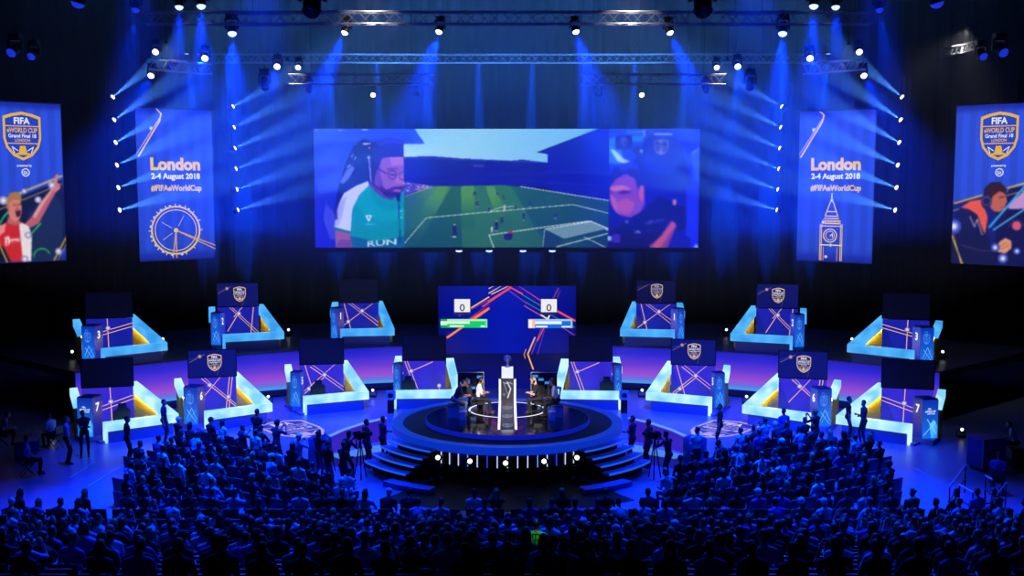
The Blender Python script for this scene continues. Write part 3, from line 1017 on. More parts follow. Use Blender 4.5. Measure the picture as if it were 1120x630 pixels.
def art_london(a, tower, pic):
    if pic:
        return
    u0 = a.box[0]
    X = lambda q: u0 + q
    # folded gold ribbon in the top corner
    a.line([(X(22), 119), (X(27), 125), (X(25), 133), (X(2), 171)], 1.5, GOLD, 2)
    a.line([(X(25), 130), (X(0), 168)], .8, (245, 215, 140), 2)
    a.glow(X(16), 141, 2.4, (255, 255, 255), (100, 130, 240), 3)
    a.text('London', X(41), 185, 12.5, GOLD, 3, .045, 54)
    a.text('2-4 August 2018', X(41), 195, 6.0, (248, 250, 255), 3, .035, 53)
    a.text('#FIFAeWorldCup', X(41.5), 208, 6.2, (245, 205, 90), 3, .035, 55)
    if not tower:
        cx, cy = X(39.5), 251.5
        a.ring(cx, cy, 26, 1.8, GOLD, 2)
        a.ring(cx, cy, 22.5, .8, (245, 215, 140), 2)
        for i in range(16):
            q = R(i * 22.5)
            a.line([(cx + 26 * math.cos(q), cy + 26 * math.sin(q)), (cx + 29 * math.cos(q), cy + 29 * math.sin(q))], .9, (245, 215, 140), 2)
        for i in list(range(3, 14)):
            q = R(i * 22.5 + 10)
            a.glow(cx + 27 * math.cos(q), cy + 27 * math.sin(q), 1.9, (255, 250, 225), (120, 130, 215), 3, 10)
        for (x, y) in ((0, 30), (-4, 30), (45, 18), (44, 22)):
            a.line([(cx, cy), (cx + x, cy + y)], 1.1, (225, 170, 70), 3)
        for (x, y) in ((-14, 10), (-15, -9), (9, -16)):
            a.line([(cx + x * .3, cy + y * .3), (cx + x, cy + y)], .6, (215, 190, 150), 3)
        a.disc(cx, cy, 2.4, GOLD, 4)
    else:
        cx = X(38)
        a.line([(cx - 7, 236), (cx, 216), (cx + 7, 236)], 1.1, GOLD, 2)
        a.line([(cx, 216), (cx, 211)], .9, (255, 240, 190), 2)
        for y, w in ((231, 5), (236, 7), (238.5, 8)):
            a.line([(cx - w, y), (cx + w, y)], 1.0, (245, 215, 140), 3)
        for y in (241.5, 244):
            a.line([(cx - 10, y), (cx + 10, y)], 1.2, GOLD, 3)
        for i in range(9):
            a.line([(cx - 9 + i * 2.2, 240), (cx - 9 + i * 2.2, 245)], .5, (245, 215, 140), 3)
        for x in (-12, -10.4, 10.4, 12):
            a.line([(cx + x, 245), (cx + x, 285)], .8, GOLD, 3)
        a.line([(cx - 12, 247), (cx + 12, 247)], 1.0, GOLD, 3)
        a.line([(cx - 12, 268), (cx + 12, 268)], 1.2, (255, 225, 150), 3)
        a.line([(cx - 8, 270), (cx - 8, 285)], .6, (225, 170, 70), 3)
        a.line([(cx + 7, 270), (cx + 7, 285)], .6, (225, 170, 70), 3)
        a.ring(cx - 1, 257.5, 7.2, 1.0, (250, 215, 130), 3)
        a.ring(cx - 1, 257.5, 4.8, .7, GOLD, 3)
        a.line([(cx - 1, 258), (cx + 1.6, 255.5), (cx + 1.8, 259)], .8, (255, 240, 190), 4)
        for (x, y) in ((0, 219), (-9, 243), (0, 268), (-5, 281)):
            a.glow(cx + x, y, 2.0, (255, 255, 240), (120, 130, 200), 5, 10)


def art_top(a, cx):
    a.shield(cx, 148.5, 41, 53, (238, 186, 62), (240, 244, 255), (38, 70, 200), 2)
    a.text('presented by', cx + 1, 181.6, 2.4, (235, 240, 255), 3, .02, 16)
    a.disc(cx + 2, 188, 4.6, (225, 232, 255), 3)
    a.disc(cx + 2, 188, 3.5, (70, 100, 215), 4)
    a.text('EA', cx + 2, 190, 3.4, (235, 240, 255), 5, .02, 4.6)


def art_striker(a, pic):
    if not pic:
        art_top(a, 29)
        return
    X = lambda q: q / 3.5
    Y = lambda q: 110 + q / 3.5
    Pq = lambda pts: [(X(x), Y(y)) for x, y in pts]
    a.poly(Pq([(-60, 420), (250, 300), (262, 480), (262, 560), (200, 616), (-60, 616)]), (16, 26, 62), 1)
    a.poly(Pq([(-60, 560), (-60, 400), (20, 380), (20, 616), (-60, 616)]), (14, 20, 54), 2)
    a.poly(Pq([(110, 430), (215, 340), (250, 420), (235, 616), (110, 616)]), (24, 42, 84), 2)
    a.line(Pq([(-60, 410), (250, 285)]), 1.6, GOLD, 3)
    a.line(Pq([(-60, 440), (250, 315)]), .8, (220, 190, 140), 3)
    a.line(Pq([(262, 520), (205, 616)]), 1.3, GOLD, 3)
    a.line(Pq([(262, 545), (220, 616)]), .7, (220, 190, 140), 3)
    a.line(Pq([(-5, 540), (25, 616)]), 1.3, GOLD, 8)
    a.ring(X(158), Y(600), 9, 1.2, (40, 220, 90), 3, 20, 180, 340)
    a.line(Pq([(110, 520), (158, 470)]), 1.6, (40, 210, 100), 3)
    a.line(Pq([(-5, 480), (20, 440), (40, 420)]), 1.6, (40, 210, 100), 3)
    # body
    a.poly(Pq([(-10, 480), (30, 462), (80, 460), (112, 480), (120, 520), (115, 616), (40, 616), (15, 560), (-10, 540)]), (205, 40, 48), 4)
    a.poly(Pq([(75, 462), (112, 478), (122, 520), (116, 616), (84, 616)]), (236, 226, 230), 5)
    a.poly(Pq([(-10, 480), (26, 466), (20, 500), (-10, 520)]), (232, 140, 140), 5)
    a.text('Ziggo', X(47), Y(540), 5.6, (250, 240, 240), 6, .02, 17, slope=.08)
    a.line(Pq([(22, 520), (34, 516), (34, 548), (22, 552)]), .9, (250, 240, 240), 6, True)
    # raised arm and pointing hand
    a.poly(Pq([(98, 470), (118, 486), (150, 470), (186, 410), (226, 344), (206, 336), (160, 390), (128, 440)]), (196, 96, 112), 5)
    a.poly(Pq([(128, 440), (160, 390), (206, 336), (212, 340), (170, 400), (138, 450)]), (232, 160, 150), 6)
    a.poly(Pq([(200, 340), (212, 318), (226, 278), (236, 280), (230, 312), (242, 318), (240, 336), (222, 350)]), (222, 130, 120), 6)
    a.line(Pq([(222, 318), (238, 326)]), .6, (150, 60, 60), 7)
    # head: shouting, short fair hair
    a.poly(Pq([(34, 400), (40, 376), (60, 368), (82, 376), (88, 404), (86, 430), (78, 452), (60, 462), (44, 452), (36, 430)]), (214, 130, 116), 6)
    a.poly(Pq([(30, 408), (32, 376), (46, 352), (70, 346), (88, 360), (88, 384), (76, 376), (56, 378), (42, 392), (38, 412)]), (176, 118, 70), 7)
    a.poly(Pq([(62, 418), (76, 412), (84, 422), (80, 440), (68, 444)]), (70, 14, 26), 8)
    a.line(Pq([(66, 420), (80, 416)]), .7, (240, 230, 225), 9)
    a.line(Pq([(56, 398), (66, 396)]), 1.0, (80, 40, 36), 8)
    a.line(Pq([(74, 395), (84, 397)]), 1.0, (80, 40, 36), 8)
    a.poly(Pq([(70, 396), (76, 410), (68, 412)]), (180, 90, 84), 8)
    a.poly(Pq([(36, 404), (42, 402), (44, 424), (38, 422)]), (196, 104, 96), 8)
    a.poly(Pq([(36, 440), (50, 456), (78, 456), (84, 468), (60, 476), (30, 466)]), (190, 100, 92), 5)
    for (x, y, r) in ((208, 322, 4.5), (152, 378, 4), (20, 380, 5), (100, 345, 3), (108, 514, 4), (224, 582, 4), (92, 606, 4)):
        a.glow(X(x), Y(y), r, (255, 255, 255), (150, 140, 190), 9, 10)


def art_gamer(a, pic):
    if not pic:
        art_top(a, 1088)
        return
    X = lambda q: 1030 + q / 3.4
    Y = lambda q: 110 + q / 3.4
    Pq = lambda pts: [(X(x), Y(y)) for x, y in pts]
    a.poly(Pq([(10, 380), (400, 300), (400, 640), (10, 640)]), (22, 32, 120), 1)
    a.poly(Pq([(200, 330), (400, 300), (400, 640), (200, 640)]), (20, 22, 84), 2)
    a.poly(Pq([(240, 390), (300, 330), (400, 320), (400, 398), (244, 400)]), (196, 150, 210), 3)
    a.line(Pq([(175, 470), (300, 315)]), 2.4, (60, 170, 250), 4)
    a.line(Pq([(190, 480), (400, 330)]), 1.6, (90, 190, 250), 4)
    a.line(Pq([(28, 385), (400, 275)]), 1.6, GOLD, 3)
    a.line(Pq([(28, 412), (400, 302)]), .8, (230, 190, 120), 3)
    a.line(Pq([(22, 480), (90, 640)]), 1.3, GOLD, 8)
    a.line(Pq([(22, 440), (75, 620)]), .7, (220, 180, 110), 8)
    # hooded jacket
    a.poly(Pq([(30, 450), (60, 400), (100, 384), (150, 400), (166, 470), (180, 540), (250, 560), (262, 600), (120, 640), (20, 640)]), (20, 24, 78), 4)
    a.poly(Pq([(64, 398), (100, 372), (140, 366), (168, 432), (160, 498), (146, 470), (128, 424), (96, 404)]), (236, 92, 62), 5)
    a.line(Pq([(100, 430), (120, 470), (128, 440), (150, 500)]), .9, (220, 200, 220), 6)
    a.line(Pq([(70, 540), (150, 560), (220, 556)]), 1.2, (60, 50, 120), 6)
    # hand on the pad
    a.poly(Pq([(204, 560), (214, 524), (236, 508), (258, 518), (260, 546), (238, 566)]), (226, 150, 120), 6)
    a.line(Pq([(216, 540), (244, 524)]), .7, (150, 80, 70), 7)
    a.line(Pq([(218, 552), (250, 536)]), .7, (150, 80, 70), 7)
    a.poly(Pq([(196, 556), (230, 570), (262, 560), (256, 590), (214, 596), (198, 580)]), (26, 22, 66), 6)
    # face in profile with headphones
    a.poly(Pq([(168, 350), (200, 330), (228, 344), (236, 368), (228, 400), (210, 412), (190, 410), (172, 392)]), (196, 100, 86), 6)
    a.poly(Pq([(228, 360), (238, 374), (230, 380)]), (206, 110, 92), 7)
    a.line(Pq([(214, 396), (228, 394)]), .8, (120, 46, 50), 7)
    a.line(Pq([(208, 358), (224, 356)]), 1.2, (60, 30, 40), 7)
    a.poly(Pq([(150, 360), (150, 326), (172, 304), (206, 302), (230, 318), (236, 338), (206, 336), (184, 352), (174, 384), (160, 388)]), (54, 28, 40), 7)
    a.line(Pq([(152, 372), (152, 330), (178, 306), (210, 304)]), 2.0, (26, 24, 60), 8)
    a.disc(X(160), Y(372), 6, (30, 30, 80), 8, 14, 9)
    a.ring(X(160), Y(372), 4.6, .8, (110, 110, 190), 9, 18)
    a.line(Pq([(230, 318), (240, 330), (232, 340)]), 1.3, (90, 110, 190), 8)
    a.disc(X(275), Y(462), 5, (216, 90, 120), 5, 12)
    a.ring(X(275), Y(468), 8, 1.6, (50, 40, 110), 5, 16, 180, 360)
    for (x, y, r) in ((40, 470, 9), (200, 545, 5), (230, 585, 6), (280, 556, 4), (30, 376, 3)):
        a.glow(X(x), Y(y), r, (250, 250, 255), (40, 60, 180), 9, 12)


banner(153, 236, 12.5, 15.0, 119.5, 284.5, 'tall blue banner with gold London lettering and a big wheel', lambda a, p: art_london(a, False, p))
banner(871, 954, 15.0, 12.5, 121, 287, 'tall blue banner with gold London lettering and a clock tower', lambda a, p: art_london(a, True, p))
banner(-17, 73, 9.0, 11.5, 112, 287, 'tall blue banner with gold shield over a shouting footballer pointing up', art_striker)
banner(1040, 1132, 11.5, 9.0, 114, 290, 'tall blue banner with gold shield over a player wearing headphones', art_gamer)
# ------------------------------------------------------------ round stage
ST_Z = 1.2
stage = thing('round_stage', 'round black stage with bright blue rim, in front of the score wall', 'stage')
gloss = mat('black_gloss', (9, 10, 14), 0.12, noise=.2, scale=2, coat=.3)
MB().lathe([(0.001, ST_Z - .02), (3.86, ST_Z - .02), (3.86, ST_Z - .2), (0.001, ST_Z - .2)], 96).build('deck', mat('black_carpet', (16, 20, 20), .6, noise=.35, scale=3), stage)
rim_m = mat('blue_rim_acrylic', (70, 110, 190), .35)
rim = MB().lathe([(3.86, ST_Z + .01), (4.24, ST_Z + .01), (4.24, ST_Z - .26), (3.86, ST_Z - .26)], 96, close=True).build('rim', emis('rim_glow', (12, 62, 235), .6, 'AUTO'), stage, smooth=False)
MB().lathe([(4.05, .0), (4.05, ST_Z - .26)], 96).build('fascia', mat('fascia_gloss', (8, 9, 14), .2), stage, recalc=False)
MB().lathe([(0.001, ST_Z + .14), (3.0, ST_Z + .14)], 96).build('inner_disc', gloss, stage, recalc=False)
MB().lathe([(3.0, ST_Z + .14), (3.02, ST_Z + .14), (3.02, ST_Z - .03), (3.0, ST_Z - .03)], 96, close=True).build('disc_edge', emis('disc_edge_glow', (10, 30, 200), .7), stage)
DZ = ST_Z + .14
SZ = DZ + .004   # what stands on the inner disc
wh = emis('white_line_light', (236, 240, 255), 1.1)
for a0, a1 in ((R(104), R(256)), (R(-76), R(76))):
    MB().lathe([(1.41, DZ), (1.49, DZ), (1.49, DZ + .003), (1.41, DZ + .003)], 40, c=(0, 1.35), a0=a0, a1=a1, close=True).build('ring_light', wh, stage)
for x in (-.30, .30):
    MB().box((x, .5, DZ + .002), (.09, 5.2, .004)).build('strip_light', wh, stage)
an = Art(-.24, 0, .24, 5.3, .48, 5.3, eps=.0008)
an.rect(-.24, 0, .24, 5.3, (6, 8, 34), 0)
for k in range(3):
    an.shield(0, 1.55 + k * 1.55, .36, .62, (120, 128, 160), (170, 178, 210), (10, 14, 50), 2)
o = an.build('floor_display', SCR, stage, (0, -2.1, DZ + .004), lay_flat=True)
tub = [emis('tube_white', (200, 215, 255), 1.1), emis('tube_cyan', (90, 160, 255), 1.0), emis('tube_blue', (40, 70, 240), 1.0)]
for i in range(27):
    q = R(270 - 62 + 124 * i / 26)
    c = (4.09 * math.cos(q), 4.09 * math.sin(q))
    MB().cone((*c, .48), (*c, ST_Z - .32), .016, n=6).build('light_tube', tub[(0, 0, 1, 0, 2, 0, 0)[i % 7]], stage)

ap = MB().lathe([(4.06, .012), (7.4, .012), (7.4, 0), (4.06, 0)], 40, a0=R(270 - 33), a1=R(270 + 33), close=True).build('floor_dark_sheet', mat('dark_sheet_gloss', (2, 2, 3), .5, spec=.2))  # added black sheet that keeps this sector of the floor dark
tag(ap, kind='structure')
tread_m = mat('blue_tread', (120, 150, 215), .45)
edge_m = emis('tread_edge_glow', (24, 90, 255), .9)
for s in (-1, 1):
    st = thing('stage_stairs', 'curved steps with glowing blue edges up to the round stage, %s' % SIDE[s], 'stairs')
    for k in range(4):
        r0 = 4.27 + .34 * k
        z = ST_Z - .2 * (k + 1)
        mid = 270 + s * 49
        aa, ab = R(mid - 15 + k * .8), R(mid + 15 - k * .8)
        MB().lathe([(r0, z), (r0 + .38, z), (r0 + .38, z - .05), (r0, z - .05)], 16, a0=aa, a1=ab, close=True).build('tread', tread_m, st)
        MB().lathe([(r0 + .36, z + .004), (r0 + .385, z + .004), (r0 + .385, z - .055), (r0 + .36, z - .055)], 16, a0=aa, a1=ab, close=True).build('tread_light', edge_m, st)
        MB().lathe([(r0 + .02, z - .05), (r0 + .05, z - .05), (r0 + .05, 0), (r0 + .02, 0)], 16, a0=aa, a1=ab, close=True).build('riser', MATTE, st)
    low = MB().lathe([(5.7, .17), (6.15, .17), (6.15, .015), (5.7, .015)], 16, a0=R(270 + s * 33 - 9), a1=R(270 + s * 33 + 9), close=True).build('floor_step', tread_m)
    tag(low, 'low curved blue step on the floor before the round stage, %s' % SIDE[s], 'step')

    # curved wing beside the stage: violet lit wall above a pale ledge
    wg = thing('stage_wing', 'low violet lit curved wing wall with pale blue ledge beside the round stage, %s' % SIDE[s], 'stage wall')
    c0 = at_z(555 + s * 124, 458, 1.15)
    p = [(s * 4.5, .35), (s * 5.2, -.25), (s * 5.9, -1.0), (s * 6.35, -1.7)]
    hs = [1.2, 1.15, 1.05, .95]
    mbw, mbt = MB(), MB()
    for i in range(3):
        (xa, ya), (xb, yb) = p[i], p[i + 1]
        n = Vector((yb - ya, -(xb - xa))).normalized() * .14 * -s
        za, zb = hs[i], hs[i + 1]
        mbw.hexa([(xa, ya, .38), (xa + n.x, ya + n.y, .38), (xa + n.x, ya + n.y, za), (xa, ya, za)], [(xb, yb, .38), (xb + n.x, yb + n.y, .38), (xb + n.x, yb + n.y, zb), (xb, yb, zb)])
        mbt.hexa([(xa, ya, za), (xa + n.x, ya + n.y, za), (xa + n.x, ya + n.y, za + .04), (xa, ya, za + .04)], [(xb, yb, zb), (xb + n.x, yb + n.y, zb), (xb + n.x, yb + n.y, zb + .04), (xb, yb, zb + .04)])
    mbw.build('lit_wall', emis('wing_violet', (64, 34, 215), .7), wg)
    mbt.build('top_edge', emis('wing_edge', (120, 175, 255), .7), wg)
    led = [(s * 4.3, -.35), (s * 4.9, -.7), (s * 5.55, -1.35), (s * 6.2, -1.95), (s * 5.85, -2.3), (s * 5.1, -1.75), (s * 4.35, -1.2)]
    MB().prism(led, .34, .42).build('ledge', emis('wing_ledge', (84, 150, 250), .75), wg)
    MB().prism([(x * .99, y + .02) for x, y in led], 0, .34).build('base', emis('wing_base', (40, 40, 190), .5), wg)
    MB().lathe([(.001, 0), (.42, 0), (.42, 1.0), (.3, 1.06), (.001, 1.06)], 24, c=(s * 6.62, -1.95)).build('end_drum', mat('drum_blue', (40, 46, 90), .5), wg, smooth=True)

# trophy plinth with trophy
pl = thing('trophy_plinth', 'black lit plinth with white edges and white cube top holding the trophy', 'plinth', (0, 3.35, SZ))
MB().box((0, 0, .43), (.50, .42, .86)).build('body', gloss, pl)
for x in (-.30, .30):
    MB().box((x, -.18, .43), (.09, .06, .86)).build('edge_light', wh, pl)
MB().box((0, 0, .87), (.62, .46, .03)).build('top_plate', BLACK, pl)
MB().box((0, 0, 1.09), (.46, .40, .41)).build('white_cube', emis('cube_white', (232, 236, 250), 1.0), pl)
an = Art(0, 0, 50, 86, .50, .86)
an.rect(0, 0, 50, 86, (10, 10, 22), 0)
an.line([(24, 12), (31, 26), (38, 40), (32, 58), (26, 76)], 5, (205, 205, 225), 2)
an.line([(12, 20), (20, 44), (26, 60)], 3, (120, 120, 165), 2)
an.line([(8, 14), (18, 18), (34, 14), (44, 20)], 4, (150, 150, 185), 2)
an.text('18', 12, 66, 9, (120, 125, 170), 3, .02)
an.build('front_display', SCR, pl, (0, -.215, 0))
tr = thing('trophy', 'small silver trophy cup with globe on top of the white cube plinth', 'trophy', (0, 3.35, DZ + 1.30))
silver = mat('silver', (215, 218, 228), .42, .6)
MB().lathe([(.001, 0), (.11, 0), (.11, .04), (.05, .07), (.03, .16), (.045, .22), (.03, .27), (.06, .31), (.001, .31)], 20).build('stem', silver, tr, smooth=True)
MB().ball((0, 0, .40), .105).build('globe', silver, tr, smooth=True)
mb = MB()
for k in (-1, 1):
    mb.rod([(k * .04, 0, .24), (k * .13, 0, .30), (k * .14, 0, .40), (k * .10, 0, .46)], .012, 6)
mb.build('handles', silver, tr)


# ---------------------------------------------------------------- furniture
CH_MAT = mat('chair_leather', (15, 16, 20), .45, noise=.2, scale=20)
CH_TRIM = mat('chair_trim_blue', (40, 70, 190), .5)
_chair = {}


def gaming_chair(loc, rz, label, group=None):
    """black bucket gaming chair, faces +y"""
    if not _chair:
        _chair['seat'] = MB().box((0, .02, .40), (.56, .52, .09)).box((-.265, .04, .465), (.05, .46, .05)).box((.265, .04, .465), (.05, .46, .05)).mesh('seat', CH_MAT)
        b = MB()
        for (z0, z1, w0, w1, y0, y1) in ((.50, .85, .26, .30, -.25, -.29), (.85, 1.12, .30, .24, -.29, -.33), (1.12, 1.32, .17, .14, -.33, -.36)):
            b.hexa([(-w0, y0, z0), (w0, y0, z0), (w0, y0 - .09, z0), (-w0, y0 - .09, z0)], [(-w1, y1, z1), (w1, y1, z1), (w1, y1 - .09, z1), (-w1, y1 - .09, z1)])
        for k in (-1, 1):
            b.hexa([(k * .27, -.20, .52), (k * .33, -.20, .52), (k * .33, -.34, .52), (k * .27, -.34, .52)], [(k * .27, -.25, 1.05), (k * .31, -.25, 1.05), (k * .31, -.40, 1.05), (k * .27, -.40, 1.05)])
        _chair['backrest'] = b.mesh('backrest', CH_MAT)
        _chair['headrest'] = MB().box((0, -.315, 1.2), (.24, .06, .13)).mesh('headrest', CH_TRIM)
        _chair['armrest'] = [MB().box((k * .42, -.04, .60), (.08, .26, .04)).rod([(k * .27, -.02, .40), (k * .42, -.02, .42), (k * .42, -.02, .59)], .02).mesh('armrest', BLACK) for k in (-1, 1)]
        f = MB().cone((0, 0, .10), (0, 0, .36), .03)
        for i in range(5):
            a = 2 * PI * i / 5
            f.rod([(0, 0, .11), (.30 * math.cos(a), .30 * math.sin(a), .075)], .022)
        _chair['base'] = f.mesh('base', BLACK)
        _chair['caster'] = [MB().ball((.30 * math.cos(2 * PI * i / 5), .30 * math.sin(2 * PI * i / 5), .035), .034, 10, 6).mesh('caster', BLACK) for i in range(5)]
    t = thing('gaming_chair', label, 'chair', loc, rz, group)
    for k in ('seat', 'backrest', 'headrest', 'base'):
        link(k, _chair[k], t)
    for k in ('armrest', 'caster'):
        for m in _chair[k]:
            link(k, m, t)
    return t


def cube_stool(loc, label):
    t = thing('cube_stool', label, 'stool', loc)
    MB().box((0, 0, .20), (.44, .44, .40)).build('body', mat('stool_grey', (150, 152, 165), .6), t)
    MB().box((0, 0, .435), (.46, .46, .07)).build('cushion', mat('stool_cushion', (90, 92, 105), .8), t)
    return t


# the two players face each other across the plinth line
gaming_chair((-1.12, .72, SZ), R(-90), 'black gaming chair under the player in white, on the round stage')
gaming_chair((1.28, .72, SZ), R(90), 'black gaming chair under the player in black, on the round stage')


def headset(person_o, pose_name, label=None):
    H = POSES[pose_name][1]
    m = MB()
    for k in (-1, 1):
        m.lathe([(.001, -.018), (.042, -.018), (.042, .018), (.001, .018)], 14)
        n = 14 * 4
        for i in range(len(m.v) - n - 4 + 4, len(m.v)):
            v = m.v[i]
            m.v[i] = Vector((k * .095 + v.z, v.x - .005, v.y - .01))
    m.rod([(.1 * math.sin(R(t)), -.008, .02 + .125 * math.cos(R(t))) for t in range(-90, 91, 20)], .013, 6)
    m.rod([(-.09, .02, -.02), (-.06, .11, -.07)], .006, 6)
    o = m.build('headset', BLACK, person_o)
    o.matrix_local = H
    return o


def game_pad(parent_loc, rz, dy, dz, label):
    t = MB().roundcone((-.07, 0, 0), .03, (.07, 0, 0), .03).roundcone((-.075, 0, 0), .028, (-.09, -.07, -.02), .02).roundcone((.075, 0, 0), .028, (.09, -.07, -.02), .02)
    for x, y in ((.06, .015), (.075, 0), (.045, 0), (.06, -.015), (-.04, -.02), (.03, -.025)):
        t.ball((x, y, .03), .008, 8, 5)
    q = Vector((0, dy, dz))
    q.rotate(Matrix.Rotation(rz, 3, 'Z'))
    o = t.build('game_controller', mat('pad_grey', (60, 62, 70), .4), None, smooth=True, loc=Vector(parent_loc) + q, rz=rz)
    return tag(o, label, 'game controller')


pA = person('player', (-1.12, .68, SZ), R(-90), 'white', 'black', 'short', 1, 0, 1.0, 'seated player in white top with headset, on the round stage facing the plinth line')
headset(pA, 'player')
game_pad((-1.12, .68, SZ), R(-90), .44, .80, 'game controller in the hands of the player in white')
tag(MB().box((0, 0, 0), (.13, .01, .16)).build('green_badge', mat('shirt_bright_green', (40, 215, 60)), pA, loc=(0, .16, 1.0)), None)
pB = person('player_low', (1.22, .72, SZ), R(90), 'black', 'fair', 'quiff', 0, 0, 1.0, 'seated player in black top looking down at a controller, on the round stage')
headset(pB, 'player_low')
game_pad((1.22, .72, SZ), R(90), .53, .77, 'game controller in the hands of the player in black')
cube_stool((-1.98, .05, SZ), 'grey cube stool under the person in navy leaning forward, on the round stage')
cube_stool((1.84, .05, SZ), 'grey cube stool under the person in pale shirt with one hand on hip')
person('perch_lean', (-1.98, .02, SZ), R(-78), 'navy', 'black', 'short', 1, 2, 1.04, 'person in navy top leaning forward on a cube stool at the round stage')
person('perch_hip', (1.84, .02, SZ), R(80), 'pale grey', 'black', 'short', 2, 0, 1.0, 'person in pale shirt and dark trousers on a cube stool, hand on hip')

blue_screen = emis('small_blue_screen', (40, 140, 240), .9)
for s in (-1, 1):
    rk = thing('equipment_rack', 'black equipment rack with stepped blue screens behind the player in %s' % ('white' if s < 0 else 'black'), 'equipment rack', (s * 1.45, 2.75, SZ))
    MB().box((0, 0, .06), (1.0, .5, .12)).box((0, .2, .66), (1.0, .06, 1.1)).box((-.48, 0, .6), (.04, .46, 1.05)).box((.48, 0, .6), (.04, .46, 1.05)).build('cabinet', MATTE, rk)
    MB().rod([(-.52, -.2, 1.23), (.52, -.2, 1.23)], .02).rod([(s * -.52, -.2, 0), (s * -.52, -.2, 1.23)], .02).build('rail', ALU, rk)
    for k, (dx, z) in enumerate(((-.36, 1.08), (-.13, .95), (.12, .82)) if s > 0 else ((.36, 1.05), (.1, .62), (-.3, .8))):
        b = MB().box((s * 0 + dx, -.2, z), (.24, .05, .13)).build('monitor', BLACK, rk)
        MB().box((dx, -.227, z), (.21, .006, .10)).build('display', blue_screen, b)
    MB().box((0, -.1, .28), (.9, .36, .05)).build('shelf', BLACK, rk)
    MB().box((s * .1, -.26, .2), (.75, .03, .2)).build('blue_front', emis('rack_blue', (20, 90, 235), .7), rk)
    tag(MB().box((0, 0, .14), (.24, .24, .28)).box((0, 0, .295), (.28, .28, .03)).build('side_table', mat('table_white', (220, 222, 230), .5), None, loc=(s * 1.62, -.48, SZ)),
        'small white side table beside the person in %s on the round stage' % ('navy' if s < 0 else 'pale shirt'), 'table')

# ------------------------------------------------------------------ booths
LB = [emis('booth_light_front', (135, 216, 255), 1.25, 'AUTO'), emis('booth_light_upper', (60, 170, 255), 1.05, 'AUTO')]
for m in LB:
    nt = m.node_tree
    tc = nt.nodes.new('ShaderNodeTexCoord')
    n = nt.nodes.new('ShaderNodeTexNoise')
    n.inputs['Scale'].default_value = 1.3
    n.inputs['Detail'].default_value = 1
    rp = nt.nodes.new('ShaderNodeValToRGB')
    c = nt.nodes['Principled BSDF'].inputs['Emission Color'].default_value[:3]
    rp.color_ramp.elements[0].position = .35
    rp.color_ramp.elements[0].color = (*[v * .78 for v in c], 1)
    rp.color_ramp.elements[1].position = .65
    rp.color_ramp.elements[1].color = (min(1, c[0] * 2.1), min(1, c[1] * 1.2), c[2], 1)
    nt.links.new(tc.outputs['Object'], n.inputs['Vector'])
    nt.links.new(n.outputs['Fac'], rp.inputs['Fac'])
    nt.links.new(rp.outputs['Color'], nt.nodes['Principled BSDF'].inputs['Emission Color'])
YEL = emis('yellow_led', (255, 208, 0), 48.0, 'AUTO')
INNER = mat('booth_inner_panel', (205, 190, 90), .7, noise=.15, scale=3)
SKIRT = mat('booth_skirt', (96, 104, 150), .55, noise=.1, scale=2)
TOT = mat('totem_body', (30, 36, 80), .45)

NUMW = ' one two three four five six seven'.split(' ')
PATTERNS = {
    7: (((0, 52), (100, 18)), ((2, 60), (100, 26)), ((55, 0), (58, 100)), ((14, 62), (60, 100)), ((20, 56), (64, 100))),
    3: (((0, 40), (100, 12)), ((0, 47), (100, 20)), ((46, 0), (48, 100)), ((0, 40), (50, 100))),
    6: (((34, 0), (100, 62)), ((28, 2), (98, 66)), ((66, 0), (22, 52)), ((86, 0), (74, 100)), ((92, 0), (80, 100))),
    2: (((30, 0), (100, 72)), ((36, 0), (100, 64)), ((52, 14), (24, 60)), ((60, 0), (40, 24)), ((88, 0), (80, 70))),
    5: (((24, 4), (100, 62)), ((30, 0), (100, 54)), ((80, 0), (4, 66)), ((12, 0), (40, 100)), ((4, 72), (60, 26))),
    1: (((24, 0), (100, 60)), ((32, 0), (100, 50)), ((86, 0), (4, 62)), ((12, 0), (36, 100))),
    4: (((4, 0), (38, 100)), ((10, 0), (46, 100)), ((16, 26), (70, 2)), ((86, 60), (84, 100)))}
STARS = {7: ((56, 30),), 3: ((47, 22),), 6: ((44, 16), (83, 44)), 2: ((52, 16),), 5: ((56, 24), (20, 56)), 1: ((58, 20), (22, 48)), 4: ((19, 24), (85, 60))}


